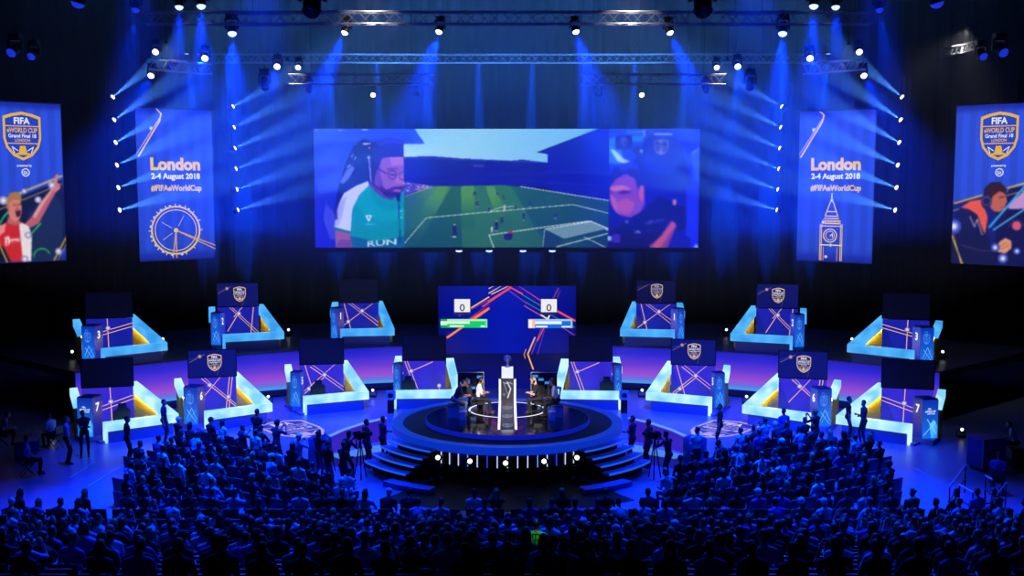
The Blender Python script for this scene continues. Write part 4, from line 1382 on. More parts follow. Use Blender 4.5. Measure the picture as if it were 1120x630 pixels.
def booth(px, py, upper, theta, k, num, tv, hb, dx, tx, ty, S):
    """k=+1 on the wheel-banner side, -1 on the tower-banner side. local x along the front bar, y to the back"""
    s = -k
    z0 = UZ if upper else 0.0
    p = at_z(px, py, z0 + .62)
    rz = R(theta) * k
    rowname = 'upper row' if upper else 'front row'
    tvname = {'black': 'blank dark screen', 'shield': 'lit shield screen', 'dim': 'dim shield screen', 'none': 'no lit screen'}[tv]
    t = thing('gaming_booth', 'glowing %s booth numbered %s with %s, %s' % (rowname, NUMW[num], tvname, SIDE[s]), 'gaming booth', (p.x, p.y, z0), rz, '%s booths' % rowname)
    X = lambda v: v * k
    # ---- light frame: front bar and sloping inner arm, plus the outer arm behind the totem
    w, h = .17, .17
    at = hb - .38 + dx   # where the inner arm meets the panel
    nodes = [((-hb, .17, .63), (0, 1)), ((hb, .17, .63), (-1, 1)), ((at, 1.85, 1.80), (-1, -.1))]
    secs = []
    for (x, y, z), (mx, my) in nodes:
        a, b = (x + mx * w, y + my * w), (x - mx * w, y - my * w)
        secs.append([(X(b[0]), b[1], z - h), (X(a[0]), a[1], z - h), (X(a[0]), a[1], z + h), (X(b[0]), b[1], z + h)])
    fr = MB()
    fr.hexa(secs[0], secs[1])
    fr.hexa(secs[1], secs[2])
    ox, ya = tx - S * .5 + .02, ty + S * .82
    yb = ya + .75
    fo = MB().hexa([(X(ox - .15), ya, 1.22), (X(ox + .15), ya, 1.22), (X(ox + .15), ya, 1.52), (X(ox - .15), ya, 1.52)], [(X(ox - .05), yb, 1.60), (X(ox + .25), yb, 1.60), (X(ox + .25), yb, 1.90), (X(ox - .05), yb, 1.90)])
    fr.box((X(-hb + .04), .17, .24), (.09, .30, .46))
    fr.build('light_frame', LB[1 if upper else 0], t)
    fo.build('light_arm', LB[1 if upper else 0], t)
    # ---- skirt and floor slab
    MB().box((X(0.02), .2, .23), (2 * hb - .16, .28, .46)).build('skirt', SKIRT, t)
    MB().prism([(X(-hb - .2), .1), (X(hb - .05), .1), (X(at + .2), yb), (X(-hb - .3), yb)], 0.0, .09).build('floor_slab', SKIRT, t)
    # ---- side walls, lit yellow from the strips under the arms
    q0, q1 = Vector((hb, .34)), Vector((at + .02, 1.86))
    n = .07
    MB().hexa([(X(q0.x), q0.y, .09), (X(q0.x + n), q0.y, .09), (X(q0.x + n), q0.y, .47), (X(q0.x), q0.y, .47)], [(X(q1.x), q1.y, .09), (X(q1.x + n), q1.y, .09), (X(q1.x + n), q1.y, 1.64), (X(q1.x), q1.y, 1.64)]).build('side_wall', INNER, t)
    MB().hexa([(X(ox), ya, .09), (X(ox - .07), ya, .09), (X(ox - .07), ya, 1.22), (X(ox), ya, 1.22)], [(X(ox + .1), yb, .09), (X(ox + .03), yb, .09), (X(ox + .03), yb, 1.60), (X(ox + .1), yb, 1.60)]).build('side_wall', INNER, t)
    MB().box((X((ox + at) / 2 + .05), yb + .06, .75), (at - ox - .1, .06, 1.4)).build('rear_wall', INNER, t)
    MB().hexa([(X(hb - .10), .45, .50), (X(hb - .05), .45, .50), (X(hb - .05), .45, .54), (X(hb - .10), .45, .54)], [(X(at - .08), 1.80, 1.56), (X(at - .03), 1.80, 1.56), (X(at - .03), 1.80, 1.60), (X(at - .08), 1.80, 1.60)]).build('led_strip', YEL, t)
    MB().hexa([(X(ox + .03), ya + .03, 1.16), (X(ox + .07), ya + .03, 1.16), (X(ox + .07), ya + .03, 1.20), (X(ox + .03), ya + .03, 1.20)], [(X(ox + .13), yb, 1.54), (X(ox + .17), yb, 1.54), (X(ox + .17), yb, 1.58), (X(ox + .13), yb, 1.58)]).build('led_strip', YEL, t)
    # ---- video panel with the screen above it, both turned less than the bar
    W = 1.92
    tw = -rz * .62
    bp = Vector((X(-.16 + dx), 1.5, 0))
    an = Art(0, 0, 100, 100, W, 1.9, eps=.0012)
    blue = ((36, 34, 190), (54, 40, 205), (40, 40, 215), (24, 30, 170)) if not upper else ((16, 22, 150), (24, 30, 170), (18, 24, 150), (10, 14, 110))
    an.poly([(0, 0), (100, 0), (100, 100), (0, 100)], [*blue], 0)
    an.poly([(0, 0), (60, 0), (100, 55), (100, 100), (40, 100)], [blue[1], blue[1], blue[0], blue[3], blue[2]], 1)
    for (a, b), (c, d) in PATTERNS[num]:
        m = (lambda v: v) if s < 0 or num in (5, 1, 4, 6, 2) else (lambda v: 100 - v)
        an.line([(m(a), b), (m(c), d)], 1.6, (255, 188, 96), 2)
    for (a, b) in STARS[num]:
        m = a if s < 0 or num in (5, 1, 4, 6, 2) else 100 - a
        an.glow(m, b, 6, (255, 240, 205), blue[1], 3, 12)
    pnl = MB().box((0, .06, .95), (W, .11, 1.9)).build('video_panel', MATTE, t, loc=bp, rz=tw)
    an.build('display', SCR, pnl)
    tvh = 1.16
    tvo = MB().box((0, .05, tvh / 2), (W + .06, .09, tvh)).box((0, .14, .2), (.5, .1, .5)).build('television', MATTE, t, loc=bp + Vector((0, -.03, 1.92)), rz=tw)
    an = Art(0, 0, 100, 60, W - .02, tvh - .06, z0=tvh - .03, eps=.0012)
    if tv in ('shield', 'dim'):
        g = (12, 18, 100) if tv == 'shield' else (6, 9, 62)
        an.rect(0, 0, 100, 60, g, 0)
        an.line([(2, 26), (34, 8)], .9, (140, 110, 110), 2)
        an.line([(0, 20), (26, 12)], .5, (90, 80, 120), 2)
        an.line([(60, 58), (64, 40)], .5, (110, 90, 130), 2)
        if tv == 'shield':
            an.glow(24, 13, 5, (230, 190, 160), g, 2, 10)
        an.shield(55 if s < 0 else 52, 28, 30, 40, (215, 180, 130), (240, 240, 250) if tv == 'shield' else (170, 172, 205), (20, 26, 100), 3, True)
    else:
        an.rect(0, 0, 100, 60, (4, 5, 22), 0)
        for q in (14, 52, 90):
            an.disc(q, 38, .8, (60, 66, 110), 2, 8)
    an.build('display', SCR, tvo)
    # ---- base plate for the totem
    MB().box((X(tx), ty, .11), (S * 1.42, S * 1.42, .22)).build('base_plate', SKIRT, t)
    # ---- numbered totem
    q = Vector((X(tx), ty, 0))
    q.rotate(Matrix.Rotation(rz, 3, 'Z'))
    trz = R(-12) * k if num not in (4, 1) else R(-38) * k
    tt = thing('number_totem', 'square lit totem numbered %s on a face, beside the %s booth, %s' % (NUMW[num], rowname, SIDE[s]), 'totem', (p.x + q.x, p.y + q.y, z0 + .224), trz, '%s totems' % rowname)
    Ht = 1.5
    MB().box((0, 0, Ht / 2), (S, S, Ht)).box((0, 0, Ht + .02), (S * .94, S * .94, .04)).build('body', TOT, tt)
    fa = Art(0, 0, 40, 100, S, Ht)
    fa.rect(0, 0, 40, 100, (14, 46, 170), 0, (20, 110, 235))
    if num == 7:
        fa.text('FIFA', 18, 26, 4, (225, 240, 255), 3, .03, 9)
        fa.text('eWORLD CUP', 20, 33, 5, (225, 240, 255), 3, .03, 27)
        fa.text('GRAND FINAL', 22, 38, 3.4, (225, 240, 255), 3, .02, 20)
        fa.line([(12, 50), (36, 88)], 1.6, (150, 205, 255), 2)
        fa.line([(4, 92), (34, 58)], 1.6, (150, 205, 255), 2)
        fa.poly([(18, 64), (30, 52), (40, 70), (40, 100), (24, 100)], [(70, 190, 255), (90, 210, 255), (40, 140, 250), (30, 110, 240), (60, 180, 255)], 1)
    else:
        fa.ring(16, 14, 4, 1.0, (70, 150, 255), 2, 16)
        fa.shield(18, 32, 20, 30, (70, 150, 255), (90, 165, 255), (14, 60, 190), 2)
        fa.line([(8, 86), (22, 56), (36, 86)], 1.5, (110, 195, 255), 2)
        fa.line([(10, 62), (34, 94)], 1.5, (110, 195, 255), 2)
        fa.line([(34, 62), (10, 94)], 1.2, (80, 170, 255), 2)
    fa.build('lit_face', SCR, tt, (0, -S / 2, 0))
    nf = Art(0, 0, 40, 100, S, Ht)
    nf.rect(0, 0, 40, 100, (16, 24, 140), 0, (10, 20, 150))
    if num in (5, 2) and s < 0 or num in (5, 2, 6, 3, 1) and s > 0:
        nf.rect(0, 0, 40, 100, (16, 60, 190), 1, (16, 40, 180))
    nf.text(str(num), 20, 36, 21, (235, 244, 255), 3, .03)
    nf.build('number_face', SCR, tt, (S / 2 * k, 0, 0), R(90) * k)
    return t, p, rz


BOOTHS = {}
for num, px, py, th, up, tl, tr_, *geo in ((4, 466, 432, 4, 0, 'black', 'black', 1.40, .08, -1.18, 1.98, .46), (5, 367, 436, 26, 0, 'black', 'shield', 1.36, 0, -1.36, 1.2, .46), (6, 261, 451, 38, 0, 'shield', 'shield', 1.34, -.3, -1.46, 1.0, .62),
                                           (7, 154, 463, 38, 0, 'black', 'black', 1.36, -.6, -1.62, 1.0, .66), (1, 400, 364, 8, 1, 'none', 'dim', 1.22, -.14, -1.36, 1.2, .46), (2, 276, 369, 22, 1, 'shield', 'shield', 1.32, -.26, -1.42, 1.1, .48),
                                           (3, 147, 383, 42, 1, 'none', 'none', 1.34, -.3, -1.42, 1.0, .62)):
    for k in (1, -1):
        BOOTHS[(num, k)] = booth(px if k > 0 else 1110 - px, py + (0 if k > 0 else (2 if num in (6, 7, 3, 2) else 1)), up, th, k, num, tl if k > 0 else tr_, *geo)
for num, k, lx in ((7, 1, -.55), (5, 1, -.62), (4, 1, -.8), (4, -1, -.8)):
    t, p, rz = BOOTHS[(num, k)]
    q = Vector((lx * k, .86, .093))
    q.rotate(Matrix.Rotation(rz, 3, 'Z'))
    gaming_chair((p.x + q.x, p.y + q.y, p.z * 0 + q.z), rz, 'black gaming chair inside the front row booth numbered %s, %s' % (NUMW[num], SIDE[-k]))

# small white lamps standing on the stage floor and upper level
lens_w = emis('lens_white', (255, 250, 240), 3.0)


def floor_lamp(px, py, z, label):
    p = at_z(px, py, z + .3)
    t = thing('floor_spotlight', label, 'lamp', (p.x, p.y, z), 0, 'floor lamps around the booths')
    MB().box((0, 0, .03), (.3, .26, .06)).build('base', BLACK, t)
    mb = MB()
    for k in (-1, 1):
        mb.box((k * .16, 0, .17), (.03, .08, .28))
    mb.build('yoke', BLACK, t)
    MB().cone((0, .12, .30), (0, -.1, .33), .09, .12, 14).build('head', BLACK, t)
    MB().cone((0, -.105, .331), (0, -.115, .332), .062, .062, 14).build('lens', lens_w, t)


for s in (-1, 1):
    M_ = lambda x: 555 + s * (555 - x)
    for x, y, z, w in ((408, 427, 0, 'between front row booths four and five'), (294, 434, 0, 'between front row booths five and six'), (179, 371, UZ, 'between upper row booths two and three'),
                       (316, 361, UZ, 'between upper row booths one and two'), (80, 385, UZ, 'outside upper row booth three'), (59, 470, 0, 'on the dark floor outside front row booth seven')):
        floor_lamp(M_(x), y, z, 'small white floor lamp %s, %s' % (w, SIDE[s]))

# speaker monitors beside the inner booths
for s in (-1, 1):
    p = at_z(555 + s * 126, 436, .5)
    sp = thing('stage_monitor', 'small pale loudspeaker at the corner of front row booth four, %s' % SIDE[s], 'loudspeaker', (p.x, p.y - .6, 0))
    MB().box((0, 0, .3), (.26, .3, .6)).build('stand', BLACK, sp)
    MB().hexa([(-.2, -.2, .6), (.2, -.2, .6), (.2, .2, .6), (-.2, .2, .6)], [(-.2, -.1, .95), (.2, -.1, .95), (.2, .2, .95), (-.2, .2, .95)]).build('body', mat('monitor_pale', (150, 170, 215), .5), sp)
    MB().cone((0, -.16, .78), (0, -.175, .78), .12, .12, 16).build('cone', BLACK, sp)

# projected shield light, painted on the floor as glowing graphics
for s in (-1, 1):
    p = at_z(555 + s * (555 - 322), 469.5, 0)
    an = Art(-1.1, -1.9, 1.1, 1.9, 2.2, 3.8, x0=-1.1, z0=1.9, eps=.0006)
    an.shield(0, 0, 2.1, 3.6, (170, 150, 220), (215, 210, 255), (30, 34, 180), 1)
    o = thing('floor_emblem', 'projected shield light painted on the blue floor in front of the booths, %s' % SIDE[s], 'floor graphic', (p.x, p.y, .004), R(-90) * 0)
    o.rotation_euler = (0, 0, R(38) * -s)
    an.build('painted_gobo', SCR, o, lay_flat=True)
# white tape lines on the floor
for i, (a_, b_) in enumerate((((76, 523), (104, 505)), ((96, 532), (144, 503)), ((1000, 512), (1014, 519)))):
    p, q = at_z(*a_, .004), at_z(*b_, .004)
    d = (q - p)
    n = Vector((-d.y, d.x, 0)).normalized() * .035
    mb = MB()
    mb.hexa([p - n, p + n, p + n + Vector((0, 0, .004)), p - n + Vector((0, 0, .004))], [q - n, q + n, q + n + Vector((0, 0, .004)), q - n + Vector((0, 0, .004))])
    tag(mb.build('trim_%d' % (i + 1), mat('white_tape', (220, 220, 230), .6)), kind='structure')
# --------------------------------------------------------------- lighting rig
BLUE = (0.0, 0.035, 1.0)
CYAN = (0.07, 0.29, 1.0)


def spot(parent, loc, d, power, angle, col, blend=.35, radius=.06, name='beam'):
    l = bpy.data.lights.new(name, 'SPOT')
    l.energy = power
    l.spot_size = R(angle)
    l.spot_blend = blend
    l.color = col
    l.shadow_soft_size = radius
    o = link(name, l, parent, loc)
    o.rotation_euler = Vector(d).to_track_quat('-Z', 'Y').to_euler()
    return o


# ---- trusses
def truss(p0, p1, label, size=.42):
    p0, p1 = Vector(p0), Vector(p1)
    d = p1 - p0
    L = d.length
    mb = MB()
    q = d.to_track_quat('X', 'Z')
    T = Matrix.Translation(p0) @ q.to_matrix().to_4x4()
    h = size / 2
    ch = MB()
    for y in (-h, h):
        for z in (-h, h):
            ch.cone(T @ Vector((0, y, z)), T @ Vector((L, y, z)), .03, n=6)
    n = max(2, int(L / size))
    for i in range(n):
        a, b = L * i / n, L * (i + 1) / n
        k = h if i % 2 else -h
        mb.cone(T @ Vector((a, -h, -k)), T @ Vector((b, -h, k)), .014, n=5)
        mb.cone(T @ Vector((a, h, k)), T @ Vector((b, h, -k)), .014, n=5)
        mb.cone(T @ Vector((a, -k, -h)), T @ Vector((b, k, -h)), .014, n=5)
        mb.cone(T @ Vector((a, -k, h)), T @ Vector((b, k, h)), .014, n=5)
    o = thing('lighting_truss', label, 'truss', p0)
    for m in (ch, mb):
        m.v = [v - p0 for v in m.v]
    ch.build('chords', ALU, o)
    mb.build('lattice', ALU, o)
    # suspension cables up to the roof
    c = MB()
    for f in (.15, .85):
        v = d * f
        c.cone(v + Vector((0, 0, h)), (v.x, v.y, 21.98 - p0.z), .012, n=5)
    c.build('hoist_cable', BLACK, o)
    return o


def tz(py, Y):
    return at_y(555, py, Y).z


truss((-13, 0, tz(20, 0)), (13, 0, tz(20, 0)), 'long aluminium truss with white glints, hung over the round stage')
truss((-9.4, 8, tz(87, 8)), (-3.2, 8, tz(87, 8)), 'short aluminium truss above the giant screen, wheel-banner side')
truss((3.2, 8, tz(87, 8)), (9.4, 8, tz(87, 8)), 'short aluminium truss above the giant screen, tower-banner side')
truss((-16, 17.6, tz(64, 17.6)), (16, 17.6, tz(64, 17.6)), 'rear dark truss carrying the row of narrow blue down-lights')
for s in (-1, 1):
    a, b = at_y(555 + s * 388, 70, 5), at_y(555 + s * 328, 76, 9)
    truss(a, b, 'slanting truss piece with white glints above the %s' % SIDE[s].replace('-banner side', ' banner'))
    a, b = at_y(555 + s * 300, 21, 2), at_y(555 + s * 240, 17, 2)
    truss((a.x, 2, a.z), (b.x, 2, a.z), 'short truss piece at the end of the long front truss, %s' % SIDE[s])
a, b = at_y(1034, 58, 4), at_y(1066, 49, 7)
truss(a, b, 'small white lit truss piece high above the headphone player banner', .3)

# ---- moving heads
_mv = {}


def moving_head(px, py, Y, aim, power, angle, col, label, size=1.0, lens=None, group='moving heads'):
    """lamp whose lens sits at the photo point px,py at depth Y, aimed at a floor or wall point"""
    if not _mv:
        _mv['base'] = MB().box((0, 0, -.08), (.34, .26, .16)).cone((0, 0, 0), (0, 0, .10), .03, n=8).mesh('base', BLACK)
        y = MB().box((0, 0, -.2), (.40, .16, .06))
        for k in (-1, 1):
            y.box((k * .2, 0, -.36), (.05, .12, .34))
        _mv['yoke'] = y.mesh('yoke', BLACK)
        _mv['head'] = MB().lathe([(.001, .17), (.10, .16), (.14, .05), (.15, -.20), (.165, -.22), (.165, -.25), (.001, -.25)], 18).mesh('head', BLACK, smooth=False)
        _mv['lens'] = MB().lathe([(.001, -.355), (.06, -.345), (.11, -.31), (.145, -.252)], 18).mesh('lens', lens_w, recalc=False)
    c = at_y(px, py, Y)
    d = (Vector(aim) - c).normalized()
    t = thing('moving_head_light', label, 'stage light', c - d * .26 * size + Vector((0, 0, .45 * size)), 0, group)
    t.scale = (size,) * 3
    link('base', _mv['base'], t)
    link('yoke', _mv['yoke'], t)
    h = link('head', _mv['head'], t, (0, 0, -.45))
    h.rotation_euler = d.to_track_quat('-Z', 'Y').to_euler()
    l = link('lens', _mv['lens'], h)
    if lens is not None:
        l.material_slots[0].link = 'OBJECT'
        l.material_slots[0].material = lens
    if power > 0:
        o = spot(t, (0, 0, 0), d, power, angle + 12, col, .9, .1)
        o.scale = (1 / size,) * 3
        o.location = Vector((0, 0, -.45)) + d * .40
    return t


L_BLUE = emis('lens_blue', (150, 180, 255), 3.0)
L_DIM = emis('lens_dim_blue', (24, 50, 220), .9)
KB = 48000
SIDEW = {-1: 'wheel-banner side', 1: 'tower-banner side'}
for s in (-1, 1):
    M_ = lambda x: 555 + s * (555 - x)
    w = SIDEW[s]
    mh = moving_head
    mh(M_(480), 35, .3, (s * 6.5, -8, 0), KB, 22, BLUE, 'bright blue moving light under the front truss, nearest the middle, %s' % w, .85, lens_w)
    mh(M_(377), 36, .3, (s * 11.5, -7, 0), KB, 20, BLUE, 'bright blue moving light under the front truss, second from the middle, %s' % w, .85, lens_w)
    mh(M_(254), 37, .3, (s * 8, -6, 0), KB, 22, BLUE, 'bright blue moving light under the front truss, third from the middle, %s' % w, 1.1, L_BLUE)
    mh(M_(220), 7, -.5, (s * 9.5, -5, 0), KB * .8, 20, BLUE, 'bright pale moving light at the top edge, inner of two, %s' % w, 1.1, L_BLUE)
    mh(M_(196), 8, -.5, (s * 11, -5, 0), KB * .5, 18, BLUE, 'bright pale moving light at the top edge, outer of two, %s' % w, 1.0, L_BLUE)
    mh(M_(148), 11, -.5, (s * 14, -6, 0), KB * .2, 16, BLUE, 'dim blue moving light at the top edge, outside the bright pair, %s' % w, 1.0, L_DIM)
    mh(M_(170), 57, 6, (s * 15, -20, 2), 0, 20, BLUE, 'small white lamp above the slanting truss piece, %s' % w, .9)
    mh(M_(165), 83, 6, (s * 15, -14, 0), KB * .3, 20, BLUE, 'small white lamp below the slanting truss piece, %s' % w, .9)
    mh(M_(224), 64, 8.5, (s * 11, -14, 2), KB * .3, 20, BLUE, 'small white lamp at the inner end of the slanting truss piece, %s' % w, 1.0)
    mh(M_(303), 73, 8, (s * 9, -14, 2), KB * .3, 20, BLUE, 'white lamp over the short truss above the giant screen, larger one, %s' % w, .95)
    mh(M_(326), 74, 8, (s * 9, -16, 2), 0, 20, BLUE, 'white lamp over the short truss above the giant screen, smaller one, %s' % w, .8)
    mh(M_(408), 104, 16.5, (s * 7, -12, 0), 0, 14, BLUE, 'small white lamp just above the top edge of the giant screen, %s' % w, .9)
    mh(M_(12), 58, 3, (s * 24, -16, 0), 0, 20, BLUE, 'faint blue lamp high in the dark corner, outer of two, %s' % w, 1.3, L_DIM)
    mh(M_(34), 62, 4, (s * 22, -16, 0), 0, 20, BLUE, 'faint blue lamp high in the dark corner, inner of two, %s' % w, 1.1, L_DIM)
    mh(M_(85), 4, -3, (s * 19, -3, 0), 0, 20, BLUE, 'dark moving light hanging at the top edge towards the corner, %s' % w, 1.6, L_DIM)
    mh(M_(341), 14, -4, (s * 7, -6, 0), 0, 20, BLUE, 'large dark moving light hanging at the top edge beside the front truss, %s' % w, 2.0, MATTE)
    mh(M_(290), 97, 8, (s * 10, 7, 0), 0, 20, BLUE, 'dark moving light hanging under the short truss, outer end, %s' % w, 1.2, MATTE)
    mh(M_(455), 103, 15, (s * 4, 12, 0), 0, 20, BLUE, 'dark moving light above the giant screen with white glints, %s' % w, 1.3, MATTE)
    mh(M_(338), 100, 8, (s * 8, 7, 0), 0, 20, BLUE, 'dark moving light under the short truss, inner end, %s' % w, .9, MATTE)

# ---- row of narrow blue down-lights on the rear truss
xs = [204, 247, 358, 411, 466, 523, 582, 640, 695, 751, 808, 859, 906]
dn = {}
for i, x in enumerate(xs):
    c = at_y(x, 60, 17.9)
    t = thing('down_light', 'narrow blue down-light on the rear truss, %s from the wheel-banner end' % ORD[i], 'stage light', c, 0, 'blue down-lights on the rear truss')
    MB().cone((0, 0, .05), (0, 0, .42), .13, .13, 14).box((0, 0, .5), (.1, .1, .2)).build('housing', BLACK, t)
    MB().lathe([(.001, .03), (.12, .045)], 14).build('lens', L_BLUE, t, recalc=False)
    spot(t, (0, 0, -.02), (0, .36, -1), 130000, 11, (0, .07, 1), .5, .12)

# ---- four small lamps under the giant screen
for i, x in enumerate((502, 535, 572, 604)):
    c = at_y(x, 275, 16.6)
    t = thing('under_screen_lamp', 'small white lamp under the giant screen, %s from the wheel-banner end' % ORD[i], 'lamp', c, 0, 'lamps under the giant screen')
    MB().cone((0, 0, .06), (0, 0, .2), .16, .1, 12).build('housing', BLACK, t)
    MB().ball((0, 0, .03), (.17, .1, .07), 12, 8).build('lens', L_BLUE, t)
    spot(t, (0, 0, -.08), (0, -.25, -1), 1800, 30, BLUE, .6, .1)

# ---- side columns of pale beams
for s in (-1, 1):
    for col, (xt, yt, xb, yb, Y, w, e0, e1) in enumerate(((126, 107, 133, 229.5, 11.5, 'outer', 36, 15), (257, 117, 262, 229.5, 15.5, 'inner', 30, 17))):
        pt, pb = at_y(555 + s * (555 - xt), yt, Y), at_y(555 + s * (555 - xb), yb, Y)
        pole = thing('lamp_pole', 'dark truss pole carrying the %s column of pale beam lights, %s' % (w, SIDE[s]), 'pole', (pb.x + s * .55, Y + .35, 0))
        m = MB()
        for a, b in ((-.12, -.12), (.12, -.12), (.12, .12), (-.12, .12)):
            m.cone((a, b, .0), (a, b, pt.z + 1), .025, n=6)
        m.build('chords', BLACK, pole)
        m = MB()
        for i in range(40):
            za, zb = (pt.z + 1) * i / 40, (pt.z + 1) * (i + 1) / 40
            k = .12 if i % 2 else -.12
            m.cone((-k, -.12, za), (k, -.12, zb), .012, n=5)
        m.build('lattice', BLACK, pole)
        MB().box((0, 0, .03), (.8, .8, .06)).build('base', BLACK, pole)
        for i in range(6):
            f = i / 5
            c = pt.lerp(pb, f)
            el = R(e0 + (e1 - e0) * f)
            d = Vector((-s, -.12 if col == 0 else .2, math.tan(el))).normalized()
            t = thing('side_spotlight', 'small lamp throwing a pale beam, %s from top of the %s column, %s' % (ORD[i], w, SIDE[s]), 'stage light', c + Vector((s * .25, .05, -.05)), 0, 'side columns of beam lights')
            hd = MB().lathe([(.001, .16), (.09, .14), (.10, -.10), (.12, -.14), (.001, -.14)], 14).build('head', BLACK, t)
            hd.rotation_euler = d.to_track_quat('-Z', 'Y').to_euler()
            MB().ball((0, 0, -.15), (.11, .11, .06), 14, 8).build('lens', emis('lens_warm', (255, 248, 244), 4.0), hd)
            m = MB()
            m.box((-s * .02, .0, -.16), (.1, .32, .04))
            m.box((-s * .02, -.15, -.08), (.06, .03, .18))
            m.box((-s * .02, .15, -.08), (.06, .03, .18))
            m.build('bracket', BLACK, t)
            spot(t, d * .235, d, 42000 if col == 0 else 33000, 19, CYAN, .8, .02)

# ---- five lamps on the floor in front of the round stage
for i, (x, y) in enumerate(((479, 502), (514, 506), (553, 508), (595, 506), (631, 502))):
    c = at_y(x, y, -4.55 + abs(i - 2) * .25)
    t = thing('floor_uplight', 'round white floor lamp before the dark stage front, %s from the wheel-banner end' % ORD[i], 'stage light', (c.x, c.y, 0), 0, 'lamps before the stage front')
    MB().box((0, 0, .06), (.36, .3, .12)).box((0, .0, .3), (.1, .1, .4)).build('base', BLACK, t)
    d = Vector((-.12 if i < 2 else (.12 if i > 2 else 0), -.35, 1)).normalized()
    m = MB()
    for k in (-1, 1):
        m.box((k * .17, .06, c.z - .08), (.04, .1, .36))
    m.box((0, .06, c.z - .26), (.38, .1, .05))
    m.build('yoke', BLACK, t)
    hd = MB().lathe([(.001, .16), (.10, .14), (.12, -.10), (.14, -.14), (.001, -.14)], 14).build('head', BLACK, t, loc=(0, .06, c.z))
    hd.rotation_euler = Vector((0, -.9, .45)).to_track_quat('-Z', 'Y').to_euler()
    MB().ball((0, 0, -.14), (.08, .08, .04), 14, 8).build('lens', lens_w, hd)
    spot(t, (0, -.05, c.z + .12), d, 1500, 12, (.1, .35, 1), .6, .05)

# ---- washes from lamps above the frame: blue over floor and audience, white on the plinth
for x, y, z, tx, ty, p, ang in ((-6, -8, 18.5, -8.5, 3, 84000, 42), (6, -8, 18.5, 8.5, 3, 84000, 42), (0, -7, 18.5, 0, 6, 16000, 55),
                                (-12, -4, 18.5, -13, 0, 22000, 30), (12, -4, 18.5, 13, 0, 22000, 30),
                                (-8, -2, 19, -9.5, -5, 20000, 36), (8, -2, 19, 9.5, -5, 20000, 36), (0, -6, 19.5, 0, -17.5, 24000, 60), (-8, -6, 19.5, -8, -16.5, 34000, 56), (8, -6, 19.5, 8, -16.5, 34000, 56)):
    w = thing('wash_light', 'blue wash lamp hung high under the roof', 'stage light', (x, y, z), 0, 'wash lamps above the frame')
    d = (Vector((tx, ty, 0)) - Vector((x, y, z))).normalized()
    hd = MB().lathe([(.001, .3), (.2, .28), (.24, -.16), (.001, -.16)], 16).build('head', BLACK, w)
    hd.rotation_euler = d.to_track_quat('-Z', 'Y').to_euler()
    MB().cone((0, 0, .2), (0, 0, 22 - z), .03, n=6).build('hanger', BLACK, w)
    spot(w, d * .3, d, p, ang, (0.0, 0.035, 1.0), .8, .2)
w = thing('wash_light', 'white key lamp hung high under the roof', 'stage light', (0, -20, 15.2), 0, 'wash lamps above the frame')
d = (Vector((0, 1, 1.8)) - Vector((0, -20, 15.2))).normalized()
hd = MB().lathe([(.001, .3), (.2, .28), (.24, -.16), (.001, -.16)], 16).build('head', BLACK, w)
hd.rotation_euler = d.to_track_quat('-Z', 'Y').to_euler()
MB().cone((0, 0, .2), (0, 0, 6.7), .03, n=6).build('hanger', BLACK, w)
spot(w, d * .3, d, 62000, 9, (1.0, .86, .74), .6, .15)

# ---- added white lamps, no real fixtures, that put glints on the trusses
for x, y, Y, up, pw, w in ((405, 20, 0, 1.2, 220, 'long front truss, wheel-banner side'), (690, 20, 0, 1.2, 260, 'long front truss, tower-banner side'), (188, 72, 6.4, .8, 130, 'slanting truss piece, wheel-banner side'),
                           (922, 73, 6.6, .8, 110, 'slanting truss piece, tower-banner side'), (1050, 53, 5.4, .7, 420, 'small truss piece above the headphone player banner'), (318, 87, 8, .7, 90, 'short truss above the giant screen, wheel-banner side'), (792, 87, 8, .7, 110, 'short truss above the giant screen, tower-banner side')):
    c = at_y(x, y, Y) + Vector((0, -.7, up))
    t = thing('added_glint_lamp', 'tiny dark added glint lamp hung over the %s' % w, 'lamp', c, 0, 'added glint lamps over the trusses')
    MB().cone((0, 0, .02), (0, 0, .16), .07, .05, 10).build('housing', BLACK, t)
    MB().cone((0, 0, .16), (0, 0, 21.98 - c.z), .01, n=5).build('hanger', BLACK, t)
    spot(t, (0, 0, 0), (0, .7, -up), pw, 95, (1, .95, .88), .6, .04)

# ---- haze in the air over the stage
hz = bpy.data.materials.new('haze')
hz.use_nodes = True
nt = hz.node_tree
nt.nodes.clear()
out = nt.nodes.new('ShaderNodeOutputMaterial')
vs = nt.nodes.new('ShaderNodeVolumeScatter')
vs.inputs['Color'].default_value = (.85, .92, 1, 1)
vs.inputs['Density'].default_value = .010
vs.inputs['Anisotropy'].default_value = .15
nt.links.new(vs.outputs[0], out.inputs['Volume'])
tag(MB().hexa([(-22, -3.5, 8.6), (22, -3.5, 8.6), (22, -3.5, 21.9), (-22, -3.5, 21.9)], [(-22, 20.5, 1.6), (22, 20.5, 1.6), (22, 20.5, 21.9), (-22, 20.5, 21.9)]).build('haze', hz), 'thin stage haze hanging over the stage', 'haze', None, 'stuff')

wd = bpy.data.worlds.new('world')
SC.world = wd
wd.use_nodes = True
wd.node_tree.nodes['Background'].inputs[0].default_value = (0.0, 0.004, 0.05, 1)
wd.node_tree.nodes['Background'].inputs[1].default_value = .25
# ---------------------------------------------------------------- audience
ROW_Y0, PITCH_Y, NROW = -9.7, .95, 16
tier_m = mat('tier_carpet', (22, 23, 32), .9, noise=.3, scale=4)
rows = []
for k in range(NROW):
    y = ROW_Y0 - PITCH_Y * k
    rows.append((y, max(0.0, (-12.0 - y) * .27)))
mb = MB()
for y, z in rows:
    if z > 0:
        mb.box((0, y - .05 - .6, z / 2), (44, PITCH_Y + 1.2, z))
tag(mb.build('floor_tiers', tier_m), kind='structure')

